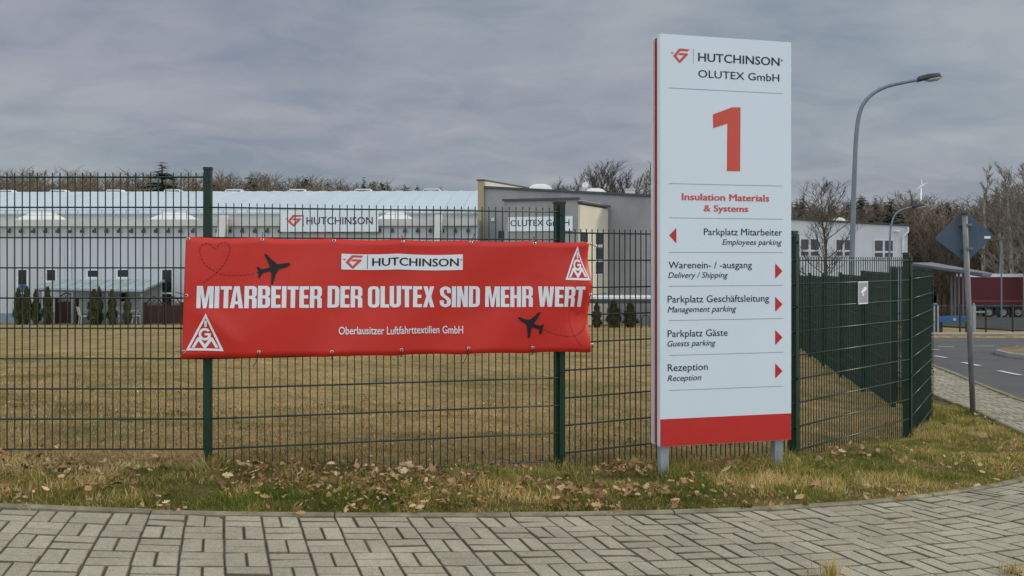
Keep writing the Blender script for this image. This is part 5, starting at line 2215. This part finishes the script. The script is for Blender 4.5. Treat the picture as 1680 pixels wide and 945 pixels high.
poly_px('union_emblem', M['bwhite'], emblem(300 + 22 / 4.395, 385 + 567 / 4.395, 1 / 4.395, 1 / 4.395), 1, 0, 0, banner)
poly_px('union_emblem', M['bwhite'], emblem(830 + 433 / 4.5, 380 + 107 / 4.5, 188 / 273 / 4.5, 252 / 271 / 4.5), 1, 0, 0, banner)


def dashes(name, pts, sc, ox, oy, dash, gap, w):
    c = catmull([Vector((*bpx(ox + x / sc, oy + y / sc), 0)) for x, y in pts], 14)
    L = [0]
    for i in range(1, len(c)):
        L.append(L[-1] + (c[i] - c[i - 1]).length)

    def pos(s):
        i = min(max(np.searchsorted(L, s) - 1, 0), len(c) - 2)
        f = (s - L[i]) / max(1e-9, L[i + 1] - L[i])
        return c[i].lerp(c[i + 1], f), (c[i + 1] - c[i]).normalized()
    V, Fc = [], []
    s = 0
    while s + dash < L[-1]:
        b = len(V)
        for k in range(4):
            p, d = pos(s + dash * k / 3)
            V += [(p.x - d.y * w, p.y + d.x * w), (p.x + d.y * w, p.y - d.x * w)]
        for k in range(3):
            Fc.append((b + 2 * k, b + 2 * k + 1, b + 2 * k + 3, b + 2 * k + 2))
        s += dash + gap
    return blay(name, M['bdash'], V, Fc, banner)


dashes('dashed_heart', [(150, 350), (195, 312), (245, 270), (300, 210), (333, 135), (335, 85), (305, 57), (262, 68), (230, 105), (200, 72), (155, 66), (123, 100), (130, 160), (165, 218), (245, 272), (310, 292), (380, 295), (460, 288), (532, 276)], 4.395, 300, 385, .016, .010, .0029)
dashes('dashed_heart', [(557, 845), (530, 812), (505, 770), (475, 690), (467, 615), (490, 568), (518, 588), (530, 618), (545, 600), (575, 588), (601, 625), (590, 690), (550, 745), (505, 767), (440, 772), (370, 760), (280, 726)], 4.5, 830, 380, .014, .010, .0026)


def eyelet(px, py, tie):
    a, b = bpx(px, py)
    c = bmap(a, b, .0045)
    n = BF.n
    vs, fs = [], []
    k = 18
    for (r, d) in ((.0115, -.001), (.0115, .001), (.0085, .0035), (.0055, .001), (.0055, -.001)):
        for i in range(k):
            t = 2 * PI * i / k
            vs.append(c + BF.u * (r * math.cos(t)) + Vector((0, 0, r * math.sin(t))) + n * d)
    for i in range(4):
        for j in range(k):
            j2 = (j + 1) % k
            fs.append((i * k + j, i * k + j2, (i + 1) * k + j2, (i + 1) * k + j))
    e = MB().add(vs, fs).build('eyelet', M['eyelet'], cloth)
    # strap from the eyelet round the nearest fence rod
    x, y = tie
    q = c + BF.u * x + Vector((0, 0, y)) - n * .055
    MB().tube([c + n * .004, c + BF.u * x * .5 + Vector((0, 0, y * .6)) + n * .008, q + n * .04, q], .0024, 5).build('cable_tie', M['tie'], e)


for (px, tie) in ((309, (.005, .035)), (430, (.003, .05)), (548, (.0, .05)), (661, (-.004, .04)), (772, (.03, .06)), (876, (.004, .045))):
    eyelet(px, 392 + (px - 309) / 567 * 7.5, tie)
for (px, py, tie) in ((302, 577, (-.05, .0)), (424.5, 577.5, (-.035, -.10)), (544, 577, (.0, -.05)), (659, 574.2, (.0, -.05)), (769, 571.5, (-.04, -.11)), (875, 570.5, (-.0, -.05))):
    eyelet(px, py, tie)
eyelet(306, 485, (-.07, .025))
eyelet(968.5, 483.8, (.13, .01))
eyelet(969, 400, (.10, -.04))
eyelet(970, 565, (.02, -.02))

# ------------------------------------------------------------------ the tall direction sign
# left and right edges of its front from the photo: 233 and 224 pixels per metre there
A = Vector(((1083 - CX) / 233, F / 233, 0))
B = Vector(((1298 - CX) / 224, F / 224, 0))
SF = Face(A, B - A)
SW = (B - A).length
z0 = SF.uv(1083, 733)[1]
z1 = SF.uv(1083, 55)[1]
ds = thing('direction_sign', 'tall white company direction sign with big red numeral on two steel legs', 'sign', (A.x + SF.u.x * SW / 2, A.y + SF.u.y * SW / 2, T(A.x + .5, A.y + .15)))
DEP = .155


def slab(d0, d1, ins, m, name, parent, z0_=None, z1_=None):
    mb = MB()
    b = .004
    zz0 = (z0 if z0_ is None else z0_) + ins
    zz1 = (z1 if z1_ is None else z1_) - ins
    mb.obox(SF.o, SF.u, SF.n, ins, SW - ins, d0, d1, zz0, zz1)
    return mb.build(name, m, parent)


zband = SF.uv(1083, 688)[1]
front = slab(-.050, 0, 0, M['sign_white'], 'front_panel', ds)
slab(-.050 - .066, -.0505, .012, M['core_red'], 'core', ds)
slab(-DEP, -.050 - .0665, 0, M['sign_edge'], 'back_panel', ds)
mb = MB()
SF.lay(mb, [(.001, z0 + .001), (SW - .001, z0 + .001), (SW - .001, zband), (.001, zband)], [(0, 1, 2, 3)], .0015)
mb.build('base_band', M['sign_red'], front)
for u in (.03, SW - .10):
    MB().obox(SF.o, SF.u, SF.n, u, u + .062, -.110, -.055, T(A.x + u, A.y) - .25, z0 + .011).build('leg', M['galv'], ds)

mb = MB()
SF.text(mb, 'HUTCHINSON', 1145.6, 1278.6, 100.2, 86.7, bold=.022)
SF.text(mb, '®', 1280.5, 1284.5, 101, 97.2)
mb.build('company_lettering', M['navy'], front)
mb = MB()
SF.text(mb, 'OLUTEX GmbH', 1145.5, 1278.3, 126.7, 114.7, bold=.012)
mb.build('company_lettering', M['navy'], front)
mb = MB()
V, Fc = logo2d()
a, b = SF.uv(1100, 102.4)
_, b2 = SF.uv(1100, 78.6)
a2, _ = SF.uv(1131.5, 90)
lw = max(p[0] for p in V)
SF.lay(mb, [(a + x / lw * (a2 - a), b + y * (b2 - b)) for x, y in V], Fc, .0015)
mb.build('emblem', M['logo_red'], front)
for y in (144.6, 301.5, 357.7, 414.3, 470, 526.2, 583.5, 641):
    a, b = SF.uv(1097, y)
    a2, _ = SF.uv(1285, y)
    mb = MB()
    SF.lay(mb, [(a, b), (a2, b), (a2, b + .0035), (a, b + .0035)], [(0, 1, 2, 3)], .0015)
    mb.build('divider_line', M['rule'], front)
mb = MB()
a, b = SF.uv(1137, 104.5)
_, b2 = SF.uv(1137, 80)
SF.lay(mb, [(a, b), (a + .0035, b), (a + .0035, b2), (a, b2)], [(0, 1, 2, 3)], .0015)
mb.build('divider_line', M['rule'], front)
mb = MB()
one = [SF.uv(1040 + x / 2.625, 40 + y / 2.625) for x, y in ((340, 388), (422, 357), (459, 357), (457, 633), (400, 632), (402, 428), (341, 447))]
V, Fc = fill2d([(one, [])])
SF.lay(mb, V, Fc, .0015)
mb.build('numeral', M['logo_red'], front)
for args in (('Insulation Materials', 1119, 1261.5, 328, 317), ('& Systems', 1154.7, 1227, 346.6, 336.4)):
    mb = MB()
    SF.text(mb, *args, bold=.045)
    mb.build('division_lettering', M['logo_red'], front)
for (s, xl, xr, yb, yc, it) in (('Parkplatz Mitarbeiter', 1154.7, 1283, 385.6, 374.6, 0), ('Employees parking', 1185, 1282.5, 401.5, 392.5, .25), ('Warenein- / -ausgang', 1096.8, 1233.5, 440.2, 429.2, 0), ('Delivery / Shipping', 1096.2, 1194, 456, 446.7, .25),
                                ('Parkplatz Geschäftsleitung', 1095.2, 1261.5, 496.6, 485.2, 0), ('Management parking', 1095.2, 1208, 512.6, 503, .25), ('Parkplatz Gäste', 1095.2, 1193.5, 553, 541.7, 0), ('Guests parking', 1095, 1174, 568.5, 559.2, .25),
                                ('Rezeption', 1095.4, 1161, 609, 597.6, 0), ('Reception', 1095, 1150.3, 625.4, 616, .25)):
    mb = MB()
    SF.text(mb, s, xl, xr, yb, yc, shear=it, bold=.010)
    mb.build('direction_lettering', M['navy'], front)
for pts in ([(1097.6, 386.2), (1109.6, 373.6), (1109.6, 399.4)], [(1271.6, 432), (1283.8, 444.9), (1271.6, 457.5)], [(1271.6, 486.6), (1283.8, 499.2), (1271.6, 511.8)], [(1271.6, 541), (1283.8, 553.6), (1271.6, 566.2)], [(1271.6, 596), (1283.8, 608.6), (1271.6, 621.2)]):
    mb = MB()
    q = [SF.uv(*p) for p in pts]
    rr = []
    for i in range(3):
        b0, b1, b2_ = Vector(q[i - 1]), Vector(q[i]), Vector(q[(i + 1) % 3])
        rr += [b1.lerp(b0, .09), b1.lerp(b0, .03).lerp(b1.lerp(b2_, .03), .5), b1.lerp(b2_, .09)]
    V, Fc = fill2d([([(p.x, p.y) for p in rr], [])])
    SF.lay(mb, V, Fc, .0015)
    mb.build('arrow', M['sign_red'], front)


# ------------------------------------------------------------------ grass and leaf litter
M['blade'] = attr_mat('verge_blades', [(0.050, 0.100, 0.010), (0.145, 0.185, 0.024), (0.265, 0.240, 0.048), (0.44, 0.32, 0.115), (0.74, 0.56, 0.27)], .75, .3)
M['straw'] = attr_mat('lawn_blades', [(0.12, 0.105, 0.036), (0.31, 0.228, 0.092), (0.45, 0.33, 0.145), (0.62, 0.47, 0.24)], .8, .25)
M['leaf'] = attr_mat('dry_leaves', [(0.085, 0.045, 0.021), (0.24, 0.135, 0.060), (0.42, 0.265, 0.125), (0.66, 0.49, 0.29)], .75, .15)


def ground_z(x, y):
    d = np.min(np.hypot(x[:, None] - _px[None, ::6], y[:, None] - _py[None, ::6]), axis=1)
    und = 0.022 * np.sin(x * 1.7 + 1.1) * np.sin(y * 2.3) + 0.015 * np.sin(x * 4.1 - y * 3.3)
    return terrain(x, y) + und * np.clip((d - .25) / .6, 0, 1) * np.clip((30 - y) / 10, 0, 1), d


def vnoise(x, y, sc, seed):
    """cheap smooth value noise"""
    g = np.random.default_rng(seed).random((256, 256))
    x, y = x * sc + 40, y * sc + 40
    i, j = np.floor(x).astype(int), np.floor(y).astype(int)
    fx, fy = x - i, y - j
    fx, fy = fx * fx * (3 - 2 * fx), fy * fy * (3 - 2 * fy)
    G = lambda a, b: g[a % 256, b % 256]
    return (G(i, j) * (1 - fx) + G(i + 1, j) * fx) * (1 - fy) + (G(i, j + 1) * (1 - fx) + G(i + 1, j + 1) * fx) * fy


def blades(name, x, y, h, w, tn, m, lean=.6):
    n = len(x)
    z, _ = ground_z(x, y)
    a = rng.random(n) * 2 * PI
    sx, sy = np.cos(a) * w / 2, np.sin(a) * w / 2
    la = rng.random(n) * 2 * PI
    ll = h * lean * rng.random(n) ** (.45 if lean > .97 else 1.0)
    lx, ly = np.cos(la) * ll, np.sin(la) * ll
    hz = np.sqrt(np.maximum(h * h - ll * ll, (h * .15) ** 2))
    b = np.stack([x, y, z - .01], -1)
    sd = np.stack([sx, sy, np.zeros(n)], -1)
    mid = b + np.stack([lx * .35, ly * .35, hz * .6], -1)
    tip = b + np.stack([lx, ly, hz * .96 + .01], -1)
    v = np.stack([b - sd, b + sd, mid + sd * .75, mid - sd * .75, tip], 1).reshape(-1, 3)
    k = np.arange(n)[:, None] * 5
    f = np.concatenate([k + np.array([[0, 1, 2]]), k + np.array([[0, 2, 3]]), k + np.array([[3, 2, 4]])])
    return np_mesh(name, v, f, m, np.repeat(tn, 5))


# verge
n = 620000
x = rng.uniform(-4.8, 7.2, n)
y = 5.2 + 9.5 * rng.random(n) ** 1.35
k = inpoly(x, y, VERGE[:600:5] + VERGE[600:])
x, y = x[k], y[k]
d0 = np.min(np.hypot(x[:, None] - _px[None, ::4], y[:, None] - _py[None, ::4]), axis=1)
tf = vnoise(x, y, 3.2, 1) * .6 + vnoise(x, y, 9.0, 2) * .4
keep = (d0 > .052 + .03 * rng.random(len(x))) & (rng.random(len(x)) < .22 + 1.1 * tf)
x, y, d0, tf = x[keep], y[keep], d0[keep], tf[keep]
h = (.016 + .085 * tf ** 1.7 * rng.uniform(.4, 1.6, len(x))) * np.clip(.5 + d0 / .7, .5, 1.15)
feet = [(A.x + SF.u.x * q, A.y + SF.u.y * q) for q in (.06, SW - .07)] + [(p.x, p.y) for p in P] + [(rp.x, rp.y)]
for fx_, fy2 in feet:                                # taller grass added round the posts for contact shade
    h = np.where(np.hypot(x - fx_, y - fy2) < .16, h * 1.7 + .02, h)
greener = vnoise(x, y, 1.1, 5) * .45 + vnoise(x, y, 5.5, 6) * .55
tn = np.clip(rng.normal(.50, .25, len(x)) - (greener - .5) * 1.35 - np.clip((x - .5) / 3, 0, 1) * .06, 0, 1)
tag(blades('verge_grass', x, y, h, rng.uniform(.003, .006, len(x)), tn, M['blade'], .995), 'patchy green and straw grass on the verge between path and fence', 'grass', kind='stuff')

# lawn behind the fence
n = 240000
yy = 6.6 + 15 * rng.random(n) ** 1.7
x = rng.uniform(-1, 1, n) * (yy * .56 + .8)
y = yy
fy_ = np.interp(x, [p.x for p in P], [p.y for p in P])
k = (y > fy_ + .03) & ~inpoly(x, y, VERGE) & (x < np.interp(y, [q.y for q in Q], [q.x for q in Q]) - .05)
x, y = x[k], y[k]
tf = vnoise(x, y, 1.3, 8) * .6 + vnoise(x, y, 5.0, 9) * .4
h = .012 + .045 * tf * rng.uniform(.4, 1.2, len(x))
tn = np.clip(rng.normal(.46, .28, len(x)) + (vnoise(x, y, .6, 10) - .5) * .7 + (vnoise(x, y, 4, 12) - .5) * .8, 0, 1)
tag(blades('lawn_grass', x, y, h, rng.uniform(.004, .007, len(x)), tn, M['straw'], .95), 'short dry straw-coloured lawn behind the mesh fence', 'grass', kind='stuff')


# fallen leaves: lobed, curled
def leaves(n_try, seed):
    g = np.random.default_rng(seed)
    pts = []
    x = g.uniform(-5, 8, n_try)
    y = g.uniform(5.0, 13, n_try)
    k = inpoly(x, y, VERGE)
    x, y = x[k], y[k]
    dn = vnoise(x, y, 2.4, 21)
    wgt = np.interp(x, [-5, -2.2, -1.8, .5, 1.5, 2.5, 8], [.45, .5, 1.0, .9, .35, .14, .12])
    fyv = np.interp(x, [p.x for p in P], [p.y for p in P])
    wgt = wgt * (1 + .8 * np.exp(-((fyv - y) / .3) ** 2))
    k = g.random(len(x)) < wgt * np.clip((dn - .18) * 1.9, 0, 1.3)
    x, y = x[k], y[k]
    xl = g.uniform(-5, 5.8, 5200)               # a few blown behind the fence and onto the path edge
    yl = 6.9 + 5 * g.random(5200) ** 1.6
    k = ~inpoly(xl, yl, VERGE) & (yl > np.interp(xl, [p.x for p in P], [p.y for p in P]))
    n_v = len(x)
    x = np.concatenate([x, xl[k]])
    y = np.concatenate([y, yl[k]])
    z, _ = ground_z(x, y)
    V, Fc, Tn = [], [], []
    prof = [(0, .02), (.12, .10), (.22, .30), (.32, .16), (.45, .42), (.56, .20), (.70, .36), (.80, .14), (.92, .16), (1.0, .0)]
    for i in range(len(x)):
        L = g.uniform(.025, .08) * g.choice([1.0, .75, .5, .3]) * (.6 if i > n_v else 1.0)
        a = g.random() * 2 * PI
        tilt = g.normal(0, .5)
        roll = g.normal(0, .6)
        curl = g.uniform(.2, 1.1) * g.choice([-1, 1])
        up = g.uniform(.006, .05)
        M3 = Matrix.Rotation(a, 3, 'Z') @ Matrix.Rotation(tilt, 3, 'Y') @ Matrix.Rotation(roll, 3, 'X')
        wS = g.uniform(.7, 1.3)
        b = len(V)
        for (s, w) in prof:
            for sgn in (-1, 0, 1):
                jx = g.normal(0, .02)
                p = Vector(((s - .5 + (jx if sgn else 0)) * L, sgn * w * L * wS * .9, (curl * (s - .5) ** 2 * .9 + curl * (sgn * w) ** 2 * 1.6) * L))
                q = M3 @ p
                V.append((q.x + x[i], q.y + y[i], max(q.z, -.01) + z[i] + up))
        for k in range(len(prof) - 1):
            for c in (0, 1):
                Fc.append((b + k * 3 + c, b + k * 3 + c + 1, b + k * 3 + 4 + c, b + k * 3 + 3 + c))
        Tn += [float(np.clip(g.normal(.5, .27), 0, 1))] * (len(prof) * 3)
    return np_mesh('leaf_litter', np.array(V), np.array(Fc), M['leaf'], np.array(Tn))


tag(leaves(90000, 31), 'curled brown oak leaves scattered over the verge grass', 'leaves', kind='stuff')


# dry tufts at the near edge of the path
def tuft(px, py, lab, n, H, seed):
    g = np.random.default_rng(seed)
    c = hit(px, py)
    V, Fc = [], []
    for i in range(n):
        a = g.random() * 2 * PI
        r = abs(g.normal(0, .05))
        bx, by = r * math.cos(a), r * math.sin(a) * .5
        L = H * g.uniform(.4, 1.0)
        ld = g.uniform(.05, .7) * L
        la = g.random() * 2 * PI
        w = g.uniform(.0012, .0024)
        pts = [Vector((bx, by, 0)), Vector((bx + ld * .25 * math.cos(la), by + ld * .25 * math.sin(la), L * .5)), Vector((bx + ld * math.cos(la), by + ld * math.sin(la), L * (1 - .25 * ld / L)))]
        b = len(V)
        sd = Vector((-math.sin(la), math.cos(la), 0)) * w
        V += [pts[0] - sd, pts[0] + sd, pts[1] + sd * .8, pts[1] - sd * .8, pts[2]]
        Fc += [(b, b + 1, b + 2), (b, b + 2, b + 3), (b + 3, b + 2, b + 4)]
    tn = np.repeat(np.clip(g.normal(.75, .2, n), 0, 1), 5)
    o = np_mesh('grass_tuft', np.array([tuple(p) for p in V]), np.array(Fc), M['blade'], tn)
    o.location = (c.x, c.y, c.z)
    tag(o, lab, 'grass tuft')


tuft(1362, 955, 'tall dry grass tuft at the bottom edge of the paved path', 120, .17, 1)
tuft(1660, 945, 'low dry grass tuft in the bottom right corner of the paving', 90, .11, 2)
